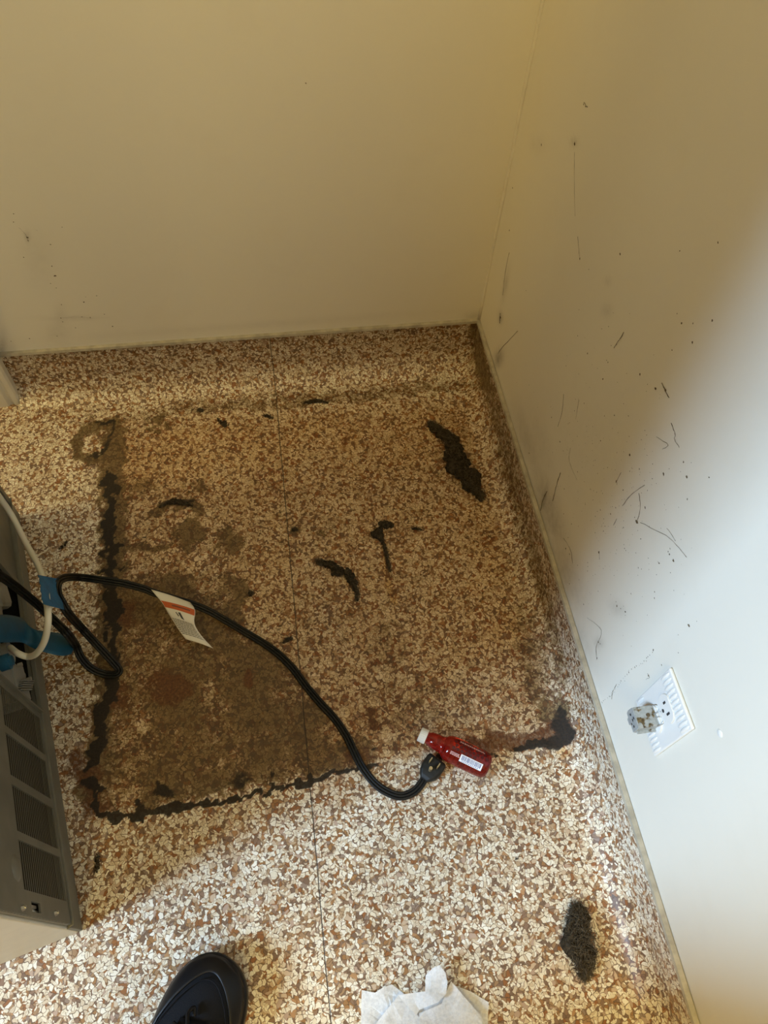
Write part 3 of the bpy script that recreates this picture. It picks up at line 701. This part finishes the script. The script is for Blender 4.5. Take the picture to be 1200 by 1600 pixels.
# ------------------------------------------------------------------ bottle
def glass(name, col, rough=.08, tr=1.0, ior=1.45):
    t = NT(name); b = t.b
    b.inputs['Base Color'].default_value = (*col, 1); b.inputs['Roughness'].default_value = rough
    b.inputs['Transmission Weight'].default_value = tr; b.inputs['IOR'].default_value = ior
    tc = t.n('TexCoord').outputs['Object']; t.bump(t.noise(tc, 90).outputs[0], .08, .001)
    return t.m
M_RED = glass('red_translucent_plastic', (.55, .03, .02), .10, .85)
M_HEX = mat('dark_red_print', (.07, .003, .004), .35)
M_WLAB = mat('white_label_print', (.85, .85, .85), .45)
M_BAR = mat('barcode_ink', (.08, .12, .28), .5)
M_PINK = mat('pale_pink_print', (.80, .50, .48), .45)
ca = FL(656, 1147, .0240); cb = FL(764, 1199, .0205); ax_ = (cb - ca); BL = ax_.length; ax_.normalize()
up_ = Vector((0, 0, 1)); sd = up_.cross(ax_).normalized(); up_ = ax_.cross(sd)
BM = Matrix((( ax_.x, sd.x, up_.x), (ax_.y, sd.y, up_.y), (ax_.z, sd.z, up_.z)))
bt = thing('bottle', 'small clear red plastic bottle with white cap lying on the floor across the plug', 'bottle', ca)
k_ = BL / .114
profb = [(.011, .0085), (.0145, .0088), (.017, .0108), (.026, .0118), (.036, .0124), (.039, .0135), (.043, .0172), (.047, .0192), (.052, .0198), (.080, .0200), (.100, .0198), (.107, .0190), (.112, .0165), (.1140, .0120)]
def lathe(bm, pr, n=40, flat=1.0):
    rings = [[bm.verts.new(BM @ Vector((x * k_, r * math.cos(2 * PI * j / n), r * flat * math.sin(2 * PI * j / n)))) for j in range(n)] for x, r in pr]
    for a_, b_ in zip(rings, rings[1:]):
        for j in range(n): bm.faces.new((a_[j], a_[(j + 1) % n], b_[(j + 1) % n], b_[j]))
    bm.faces.new(rings[0][::-1]); bm.faces.new(rings[-1])
bm = bmesh.new(); lathe(bm, profb); o = obj('bottle_body', bm, M_RED, bt, smooth=True)
bm = bmesh.new(); n = 48; rings = []
for x, r in ((-.0005, .0095), (.0005, .0105), (.0100, .0108), (.0112, .0104)):
    rings.append([bm.verts.new(BM @ Vector((x, (r + .0003 * (j % 2)) * math.cos(2 * PI * j / n), (r + .0003 * (j % 2)) * math.sin(2 * PI * j / n)))) for j in range(n)])
for a_, b_ in zip(rings, rings[1:]):
    for j in range(n): bm.faces.new((a_[j], a_[(j + 1) % n], b_[(j + 1) % n], b_[j]))
bm.faces.new(rings[0][::-1]); bm.faces.new(rings[-1]); obj('cap', bm, M_CAP, bt)
# printing on the curved side: (x along bottle, angle round it; 90 deg = straight up, 0 = far side +sd)
def bp(x, ang, off=.0003, r=.0200): a_ = math.radians(ang); return BM @ Vector((x * k_, (r + off) * math.cos(a_), (r + off) * math.sin(a_)))
def lab(bm, x0, x1, a0, a1, off, nx=1, na=4):
    V = [[bm.verts.new(bp(x0 + (x1 - x0) * i / nx, a0 + (a1 - a0) * j / na, off)) for j in range(na + 1)] for i in range(nx + 1)]
    for i in range(nx):
        for j in range(na): bm.faces.new((V[i][j], V[i][j + 1], V[i + 1][j + 1], V[i + 1][j]))
bm = bmesh.new(); lab(bm, .068, .103, 106, 137, .0004, 1, 8); lb = obj('barcode_label', bm, M_WLAB, bt, smooth=True); lb['label'] = 'white barcode sticker'
bm = bmesh.new(); x = .0705
while x < .100:
    w_ = random.choice([.0004, .0007, .0011]); lab(bm, x, x + w_, 109, 128, .0006, 1, 4); x += w_ + random.choice([.0005, .0008])
for k in range(10): lab(bm, .072 + k * .0027, .0735 + k * .0027, 130.5, 134, .0006, 1, 1)
obj('barcode', bm, M_BAR, lb)
bm = bmesh.new()
for r in range(4):
    for q in range(8):
        x = .054 + q * .0068 + (r % 2) * .0034; a0 = 96 - r * 15
        if r == 0 and q > 5: continue
        bm.faces.new([bm.verts.new(bp(x + .0027 * math.cos(2 * PI * j / 6 + .5), a0 + 7.2 * math.sin(2 * PI * j / 6 + .5), .0004)) for j in range(6)])
obj('hexagon_print', bm, M_HEX, bt)
bm = bmesh.new()
for r, a0 in enumerate((112, 117, 122)):
    x = .052
    while x < .0655: L = random.uniform(.0012, .003); lab(bm, x, x + L, a0, a0 + 2.6, .0004, 1, 1); x += L + .0006
for r, a0 in enumerate((70, 74)):
    x = .060
    while x < .098: L = random.uniform(.0012, .003); lab(bm, x, x + L, a0 - 16, a0 - 13.4, .0004, 1, 1); x += L + .001
obj('small_print', bm, M_PINK, bt)

# ------------------------------------------------------------------ outlet plate (right wall)
PY0, PY1, PZ0, PZ1 = -.9040, -.8345, .2467, .3610
ot = thing('wall_outlet', 'white duplex outlet with ribbed cover plate on the right wall', 'outlet', (0, -.8692, .3039))
def OL(x, y, z): return (x, y + .8692, z - .3039)
def obox(name, lo, hi, m, parent, bevel=0): return box(name, OL(*lo), OL(*hi), m, parent, bevel)
obox('cover_plate', (-.0045, PY0, PZ0), (-.0003, PY1, PZ1), M_PLATE, ot, .0015)
ribm = None
for end in (0, 1):
    for k in range(11):
        y = PY0 + .0045 + k * (PY1 - PY0 - .009) / 10
        zc = PZ1 - .016 if end else PZ0 + .014
        if ribm is None:
            bm = bmesh.new(); q = bmesh.ops.create_uvsphere(bm, u_segments=12, v_segments=8, radius=1)
            bmesh.ops.transform(bm, matrix=Matrix.Diagonal((.0022, .0026, .0125, 1)), verts=bm.verts)
            o = obj('rib', bm, M_PLATE, ot, smooth=True); ribm = o.data
        else: o = link('rib', ribm, None, ot)
        o.location = OL(-.0042, y, zc)
ym = (PY0 + PY1) / 2
for zc in (.3235, .2845):
    bm = bmesh.new(); q = cyl(bm, OL(-.0048, ym, zc), .0168, .004, 'X', segs=32)
    for v in bm.verts: v.co.z = max(min(v.co.z, zc - .3039 + .0135), zc - .3039 - .0135)
    rc = obj('receptacle', bm, M_PLATE, ot, bevel=.0006)
    for s, h in ((-1, .0075), (1, .0060)):
        obox('slot', (-.0073, ym + s * .0064 - .0013, zc + .002 - h / 2), (-.0066, ym + s * .0064 + .0013, zc + .002 + h / 2), M_SLOT, rc)
    bm = bmesh.new(); cyl(bm, OL(-.007, ym, zc - .0075), .0022, .0007, 'X', segs=12); obj('ground_hole', bm, M_SLOT, rc)
bm = bmesh.new(); cyl(bm, OL(-.0052, ym, .3039), .0032, .002, 'X', segs=16); obj('plate_screw', bm, M_PLATE, ot)

# galvanised sheet-metal adapter plugged into the lower socket
t = NT('rusty_galvanised_steel'); tc = t.n('TexCoord').outputs['Object']
n1 = t.noise(tc, 85, 3, .5).outputs[0]; n2 = t.noise(tc, 300, 3).outputs[0]
att = t.n('Attribute', attribute_name='stain').outputs['Fac']
base = t.ramp(n2, [(.3, (.34, .37, .37)), (.7, (.48, .51, .51))])
f = t.step(t.math('ADD', n1, t.math('MULTIPLY', att, .12)), .60, .68)
cc = t.mix(f, base, t.ramp(n2, [(.35, (.06, .04, .02)), (.65, (.22, .16, .07))]))
t.t.links.new(cc, t.b.inputs['Base Color']); t.b.inputs['Roughness'].default_value = .5; t.b.inputs['Metallic'].default_value = .35
M_GALV = t.m
ad = thing('metal_adapter', 'rust-stained galvanised metal adapter sticking out of the white outlet', 'adapter', (-.0065, ym + .002, .2845))
AW, AH, AD = .0118, .0098, .0245   # half width (y), half height (z), depth (x)
def apart(name, build, m, stain=0.0):
    bm = bmesh.new(); build(bm); o = obj(name, bm, m, ad, bevel=.0006)
    a_ = o.data.attributes.new('stain', 'FLOAT', 'POINT'); a_.data.foreach_set('value', [stain] * len(o.data.vertices)); return o
apart('top_face', lambda b: bx(b, (-AD / 2, 0, AH), (AD, 2 * AW, .0012)), M_GALV, 1.0)
apart('side_face', lambda b: (bx(b, (-AD / 2, -AW, 0), (AD, .0012, 2 * AH)), bx(b, (-AD / 2, -AW - .0020, -AH * .4), (AD * .96, .004, .0012))), M_GALV, .55)
apart('side_face', lambda b: bx(b, (-AD / 2, AW, 0), (AD, .0012, 2 * AH)), M_GALV, .8)
apart('bottom_face', lambda b: bx(b, (-AD / 2, 0, -AH), (AD, 2 * AW, .0012)), M_GALV, .2)
def face(b):
    out = [(-AW, -AH), (-AW * .2, -AH), (-AW * .15, -AH - .004), (AW * .45, -AH - .0045), (AW * .6, -AH), (AW, -AH), (AW + .0015, -AH * .3), (AW + .001, AH * .6), (AW, AH + .0005), (-AW, AH + .0005), (-AW - .001, 0)]
    v0 = [b.verts.new((-AD, y, z)) for y, z in out]; v1 = [b.verts.new((-AD - .0014, y, z)) for y, z in out]
    b.faces.new(v0); b.faces.new(v1[::-1])
    for j in range(len(out)): k = (j + 1) % len(out); b.faces.new((v0[j], v0[k], v1[k], v1[j]))
apart('front_face', face, M_GALV, -.6)
for y, z, w_, h in ((.0068, .000, .0024, .003), (.000, .001, .003, .002), (.001, .0055, .003, .002), (-.007, -.001, .0024, .0026), (-.003, -.005, .0024, .0016)):
    o = box('slot', (-AD - .0019, y - w_ / 2, z - h / 2), (-AD - .0012, y + w_ / 2, z + h / 2), M_SLOT, ad)
bm = bmesh.new(); bx(bm, (.0035, 0, 0), (.008, 2 * AW * .8, 2 * AH * .8)); obj('plug_base', bm, M_SLAT, ad, bevel=.001)
for s in (-1, 1):
    bm = bmesh.new(); y0 = s * .007 - .001
    sweep(bm, spline([Vector((-.003, y0 - .005, AH)), Vector((.001, y0 - .004, AH + .006)), Vector((.003, y0, AH + .008)), Vector((.002, y0 + .004, AH + .006)), Vector((-.002, y0 + .005, AH))], 5), circ(.0008, 8), up=Vector((1, 0, 0)))
    obj('wire_loop', bm, M_STEEL, ad, smooth=True)
bm = bmesh.new(); cyl(bm, (-.010, .001, AH + .0009), .0024, .0010, 'Z', segs=12); obj('rivet', bm, M_DIRT, ad)

# ------------------------------------------------------------------ lint and hair clumps
def icolump(bm, c, r, seed, sub=3):
    q = bmesh.ops.create_icosphere(bm, subdivisions=sub, radius=1); rnd = random.Random(seed)
    ph = [rnd.random() * 6 for _ in range(9)]
    for v in q['verts']:
        p = v.co.copy()
        d_ = 1 + .16 * math.sin(p.x * 5 + ph[0]) * math.sin(p.y * 4 + ph[1]) + .12 * math.sin(p.z * 7 + ph[2] + p.x * 3) + .10 * math.sin(p.x * 13 + ph[3]) * math.sin(p.y * 12 + ph[4]) + .07 * math.sin(p.y * 23 + ph[5]) * math.sin(p.x * 21 + ph[6])
        v.co = Vector((c.x + p.x * r * d_, c.y + p.y * r * d_, max(.0002, c.z + p.z * r * d_ * .62)))
def clump(label, spine, nf, seed, flat=.55, fuzz=1.0):
    """spine: (px, py, half width px)"""
    rnd = random.Random(seed); bm = bmesh.new(); mm = .00112
    pts = [(FL(x, y), w_ * mm) for x, y, w_ in spine]
    org = pts[len(pts) // 2][0].copy()
    S = []
    for (a_, ra), (b_, rb) in zip(pts, pts[1:]):
        L = (b_ - a_).length; n = max(1, int(L / max(.0015, min(ra, rb) * .7)))
        for k in range(n): S.append((a_.lerp(b_, k / n), ra + (rb - ra) * k / n))
    S.append(pts[-1])
    for i, (p, r) in enumerate(S):
        for q_ in range(2 if r > .005 else 1):
            r_ = max(.0012, r * rnd.uniform(.50, .80)); j = Vector((rnd.uniform(-1, 1), rnd.uniform(-1, 1), 0)) * r * .55
            icolump(bm, p + j - org + Vector((0, 0, r_ * .45)), r_, seed * 31 + i + q_ * 7, 3 if r > .006 else 2)
    fb = bmesh.new()
    for k in range(nf):                                     # loose fibres
        p, r = rnd.choice(S); a_ = rnd.random() * 2 * PI; ph = rnd.random() * 6
        st = p - org + Vector((math.cos(a_), math.sin(a_), 0)) * r * rnd.uniform(.2, .95) + Vector((0, 0, r * rnd.uniform(.1, 2.1) * flat + .0004))
        hd = rnd.random() * 2 * PI; el = rnd.uniform(-.5, .5); step = rnd.uniform(.0008, .0016) * (fuzz * .6 + .5) * (1 + min(r, .012) * 70) * .6; c_ = st; P = []
        for q in range(6):
            P.append(c_.copy()); hd += rnd.uniform(-.8, .8)
            c_ = c_ + Vector((math.cos(hd), math.sin(hd), el)) * step; el -= .15
            c_.z = max(c_.z, .0004)
        sweep(fb, P, circ(rnd.uniform(.00018, .00042), 3), up=Vector((.1, .2, 1)), cap=False)
    o = obj('lint_clump', bm, M_LINT, None, smooth=True); o.location = org
    f_ = obj('loose_fibres', fb, M_FIBRE, o); f_['kind'] = 'stuff'
    return tag(o, label, 'lint', 'lint and hair clumps on the floor')
clump('largest lumpy brown lint clump near the right skirting, under the wall corner', [(672, 663, 6), (684, 672, 10), (697, 688, 15), (708, 704, 19), (708, 724, 24), (722, 736, 22), (731, 750, 19), (738, 764, 13), (750, 773, 8), (752, 781, 4)], 1500, 1)
clump('hooked lint clump with a trailing stalk, in the middle of the floor', [(608, 820, 6), (598, 822, 9), (588, 832, 10), (592, 840, 7), (598, 848, 4), (603, 862, 2.6), (607, 880, 2), (609, 893, 1.4)], 420, 2)
clump('curved caterpillar-like lint strand left of centre, nearest the floor joint', [(496, 878, 5), (506, 883, 8), (520, 888, 9), (534, 895, 9), (546, 902, 7), (553, 912, 6), (558, 926, 4), (558, 937, 3)], 420, 3)
clump('furry dark grey hair clump on the clean floor at bottom right', [(902, 1424, 8), (900, 1440, 14), (900, 1458, 17), (906, 1476, 19), (907, 1494, 16), (912, 1510, 10), (912, 1521, 6)], 2600, 4, fuzz=1.5)
clump('thin dark lint roll at the foot of the back skirting', [(475, 631, 3), (483, 628, 5), (493, 627, 5), (505, 628, 4), (512, 630, 2)], 90, 5)
clump('tiny dark lint pellet right of the hooked clump', [(644, 827, 2.4), (650, 827, 3.4), (657, 828, 2.4)], 30, 6)
clump('small dark lint bit on the bare strip left of the dark streak', [(94, 858, 2.5), (99, 853, 3.5), (104, 848, 2.5)], 25, 7)
clump('small upright dark lint wisp near the refrigerator\'s bottom corner', [(153, 1338, 3), (153, 1348, 3.6), (151, 1362, 2.4)], 60, 8)
clump('flat dark lint ridge on the smeared arc left of centre', [(250, 792, 2.5), (262, 787, 3.5), (276, 783, 6), (288, 787, 5), (300, 790, 3)], 110, 9)
clump('small lint bit at the back skirting beside the floor joint', [(413, 650, 2.4), (419, 651, 4), (425, 654, 2.4)], 40, 10)
clump('broken lint bit below the back skirting, right of the smudge', [(340, 655, 2), (346, 661, 3.5), (356, 664, 2.4)], 35, 11)
clump('grey lint bit just right of the black cord, near the floor joint', [(443, 1005, 3), (449, 1001, 4), (456, 997, 2)], 50, 12)
clump('little grey lint dot left of the floor joint, above the cord', [(389, 928, 3.6), (394, 927, 3.6)], 40, 13)
clump('dark lint dot touching the floor joint above the curved strand', [(457, 828, 3.6), (462, 828, 4)], 40, 14)

# ------------------------------------------------------------------ crumpled wipe
t = NT('thin_white_wipe'); tc = t.n('TexCoord').outputs['Object']
n1 = t.noise(tc, 60, 5, .6).outputs[0]; n2 = t.noise(tc, 260, 3).outputs[0]
c = t.mix(t.math('MULTIPLY', t.step(n1, .54, .74), .35), t.ramp(n2, [(.3, (.93, .93, .92)), (.7, (.98, .98, .98))]), (.50, .46, .38, 1))
t.t.links.new(c, t.b.inputs['Base Color']); t.b.inputs['Roughness'].default_value = .9
tr = t.n('BsdfTranslucent'); t.t.links.new(c, tr.inputs[0]); tp = t.n('BsdfTransparent')
m1 = t.n('MixShader', ins={0: .30}); t.t.links.new(t.b.outputs[0], m1.inputs[1]); t.t.links.new(tr.outputs[0], m1.inputs[2])
m2 = t.n('MixShader'); t.set(m2, 0, t.math('MULTIPLY', t.step(n2, .3, .7), .30)); t.t.links.new(m1.outputs[0], m2.inputs[1]); t.t.links.new(tp.outputs[0], m2.inputs[2])
t.t.links.new(m2.outputs[0], t.out.inputs['Surface']); t.bump(n1, .35, .002)
M_WIPE = t.m
bm = bmesh.new(); wo = FL(660, 1580)
def layer(pts, zb, amp, seed, tilt=(0, 0)):
    sub = bmesh.new(); V = []
    for x, y in pts: V.append(sub.verts.new(FL(x, y, zb)))
    sub.faces.new(V); bmesh.ops.triangulate(sub, faces=sub.faces)
    for _ in range(4): bmesh.ops.subdivide_edges(sub, edges=[e for e in sub.edges if e.calc_length() > .008], cuts=1)
    bmesh.ops.triangulate(sub, faces=sub.faces)
    c0 = FL(*pts[0], zb)
    for v in sub.verts:
        x, y = v.co.x * 60 + seed, v.co.y * 60 - seed
        hgt = abs(math.sin(x * 1.3 + math.sin(y * 1.1 + seed)) * .6 + math.sin(y * 1.9 + x * .7) * .4) * amp
        v.co.z = max(.0006, v.co.z + hgt + (v.co.x - c0.x) * tilt[0] + (v.co.y - c0.y) * tilt[1])
    mp = {v: bm.verts.new(v.co - wo) for v in sub.verts}
    for f_ in sub.faces: bm.faces.new([mp[v] for v in f_.verts])
    sub.free()
layer([(565, 1547), (586, 1551), (598, 1543), (612, 1538), (624, 1547), (640, 1560), (700, 1552), (706, 1538), (735, 1549), (763, 1566), (760, 1650), (563, 1640)], .001, .005, 1)
layer([(584, 1603), (623, 1554), (655, 1589), (657, 1650), (570, 1642)], .009, .004, 5)
layer([(655, 1583), (690, 1568), (704, 1533), (752, 1588), (758, 1648), (654, 1650)], .012, .006, 9)
layer([(665, 1524), (675, 1513), (686, 1508), (696, 1520), (699, 1535), (697, 1553), (684, 1566), (655, 1578), (650, 1587), (622, 1555), (640, 1552), (664, 1549)], .022, .005, 13)
o = obj('wipe', bm, M_WIPE, None); o.location = wo
tag(o, 'crumpled thin white wipe with grey smudges at the bottom of the floor', 'wipe')
so = o.modifiers.new('thick', 'SOLIDIFY'); so.thickness = .0003

# ------------------------------------------------------------------ shoe
sh = thing('shoe', 'black lace-up shoe, only its rounded toe reaching in at the bottom edge', 'shoe', (-.62, -1.16, 0))
s0_ = Vector((-.62, -1.16, 0))
# outline stations along the axis: distance from toe, half width, lateral shift, top height
AXs = Vector((-.36, -.933, 0)).normalized(); SDs = Vector((-AXs.y, AXs.x, 0))    # SDs points to +x side
tip = Vector((-.556, -1.0205, 0))
st = [(0.000, .004, .000, .030), (.004, .019, .001, .038), (.010, .030, .002, .045), (.020, .041, .003, .051), (.035, .0500, .003, .056), (.055, .0555, .002, .060), (.080, .0580, 0, .064),
      (.110, .0560, -.002, .072), (.150, .0480, -.001, .088), (.190, .0420, .002, .100), (.230, .0400, .003, .104), (.265, .0385, .002, .106), (.288, .0300, .001, .104), (.297, .0130, 0, .100)]
def ring_(bm, d_, hw, sh_, zs):
    R = []
    for y, z in zs: R.append(bm.verts.new(tip + AXs * d_ + SDs * (sh_ + .95 * hw * y) + Vector((0, 0, z)) - s0_))
    return R
def shoe_shell(zf):
    bm = bmesh.new(); rings = []
    for d_, hw, sh_, top in st: rings.append(ring_(bm, d_, hw, sh_, zf(hw, top)))
    for a_, b_ in zip(rings, rings[1:]):
        n = len(a_)
        for j in range(n): bm.faces.new((a_[j], a_[(j + 1) % n], b_[(j + 1) % n], b_[j]))
    bm.faces.new(rings[0]); bm.faces.new(rings[-1][::-1]); return bm
so_ = obj('sole', shoe_shell(lambda hw, top: [(-.94, .001), (.94, .001), (1.0, .008), (1.02, .020), (1.0, .030), (.9, .031), (-.9, .031), (-1.0, .030), (-1.02, .020), (-1.0, .008)]), M_SOLE, sh, smooth=True)
so_.modifiers.new('sub', 'SUBSURF').render_levels = 1
def upz(hw, top):
    L = []
    for k in range(13):
        a_ = -.12 * PI + (1.24 * PI) * k / 12; L.append((math.cos(a_) * .97, .028 + (top - .028) * max(-.1, math.sin(a_)) ** 1 if math.sin(a_) > 0 else .024))
    return L
up_o = obj('upper', shoe_shell(upz), M_SHOE, sh, smooth=True); up_o.modifiers.new('sub', 'SUBSURF').render_levels = 1
def on_up(d_, y, lift=.001):
    for (d0, h0, s0x, t0), (d1, h1, s1x, t1) in zip(st, st[1:]):
        if d0 <= d_ <= d1: break
    f_ = (d_ - d0) / (d1 - d0); hw = h0 + (h1 - h0) * f_; sx = s0x + (s1x - s0x) * f_; top = t0 + (t1 - t0) * f_
    return tip + AXs * d_ + SDs * (sx + .95 * hw * y * .97) + Vector((0, 0, .028 + (top - .028) * math.sqrt(max(0, 1 - y * y)) + lift)) - s0_
# toe guard of smooth rubber, with its edge running round as an arc
bm = bmesh.new()
def gd(a_): return .030 + .055 * (abs(math.cos(a_)) ** 1.6), math.sin(a_)
V = []
for i in range(33):
    y = -.985 + 1.97 * i / 32; din = .022 + .075 * abs(y) ** 2.2; row = []
    for j in range(7):
        f_ = j / 6; d_ = .0035 + (din - .0035) * f_ + .012 * abs(y) ** 6; row.append(bm.verts.new(on_up(min(d_, .14), y * (1 if d_ > .01 else .97), .0022 * (1 - f_ * .35))))
    V.append(row)
for a_, b_ in zip(V, V[1:]):
    for j in range(6): bm.faces.new((a_[j], a_[j + 1], b_[j + 1], b_[j]))
tg_ = obj('toe_guard', bm, M_SOLE, sh, smooth=True); s_ = tg_.modifiers.new('thick', 'SOLIDIFY'); s_.thickness = .0016
# stitched line
bm = bmesh.new(); path = [on_up(.030 + .085 * abs(-.93 + 1.86 * i / 40) ** 2.2, -.93 + 1.86 * i / 40, .0024) for i in range(41)]
sweep(bm, path, circ(.0007, 6)); obj('stitching', bm, M_SHOE, sh)
# tongue, eyestays and laces
bm = bmesh.new(); V = []
for i in range(13):
    d_ = .072 + .128 * i / 12; V.append([bm.verts.new(on_up(d_, y, .003 + .010 * i / 12)) for y in (-.32, -.16, 0, .16, .32)])
for a_, b_ in zip(V, V[1:]):
    for j in range(4): bm.faces.new((a_[j], a_[j + 1], b_[j + 1], b_[j]))
tn = obj('tongue', bm, M_SHOE, sh, smooth=True); tn.modifiers.new('thick', 'SOLIDIFY').thickness = .003
bm = bmesh.new()
for k in range(6):
    d_ = .080 + k * .021
    for s in (-1, 1):
        P = spline([on_up(d_, -.42 * s, .005), on_up(d_ + .006, -.1 * s, .010 + .0015 * k), on_up(d_ + .012, .22 * s, .010 + .0015 * k), on_up(d_ + .019, .42 * s, .005)], 5)
        sweep(bm, P, circ(.0024, 8, 1.4, .7))
P = spline([on_up(.095, .10, .012), on_up(.086, .04, .020), on_up(.076, -.06, .016), on_up(.066, -.16, .010), on_up(.060, -.10, .005), on_up(.068, -.02, .004)], 6); sweep(bm, P, circ(.0024, 8))
obj('laces', bm, M_SOLE, sh, smooth=True)

# ------------------------------------------------------------------ the person taking the picture, standing in the shoe (out of frame, but shades the floor and wall)
M_TROUSER = mat('dark_trouser_cloth', (.03, .035, .05), .9)
def skin_body(name, J, E, m, parent):
    me = bpy.data.meshes.new(name); me.from_pydata([j[:3] for j in J], E, []); o = link(name, me, m, parent)
    sk = o.modifiers.new('skin', 'SKIN'); sk.use_smooth_shade = True
    for v, j in zip(me.skin_vertices[0].data, J): v.radius = (j[3], j[3] * (j[4] if len(j) > 4 else 1))
    me.skin_vertices[0].data[0].use_root = True
    su = o.modifiers.new('sub', 'SUBSURF'); su.levels = 1; su.render_levels = 1
    return o
ps = thing('person', 'person in dark trousers standing just outside the bottom edge', 'person', (-.52, -1.32, 0))
J = [(0, -.02, .95, .15, .8), (0, 0, 1.15, .13, .8), (0, .0, 1.38, .16, .7), (0, .02, 1.50, .055), (-.10, -.02, .88, .085), (-.13, .03, .50, .062), (-.155, .06, .11, .045), (.10, -.02, .88, .085), (.15, .02, .50, .062), (.18, .02, .11, .045),
     (-.19, 0, 1.42, .05), (-.23, .04, 1.16, .042), (-.08, .17, 1.17, .034), (.19, 0, 1.42, .05), (.25, .04, 1.16, .042), (.18, .17, 1.17, .034)]
E = [(0, 1), (1, 2), (2, 3), (0, 4), (4, 5), (5, 6), (0, 7), (7, 8), (8, 9), (2, 10), (10, 11), (11, 12), (2, 13), (13, 14), (14, 15)]
skin_body('body', J, E, M_TROUSER, ps)
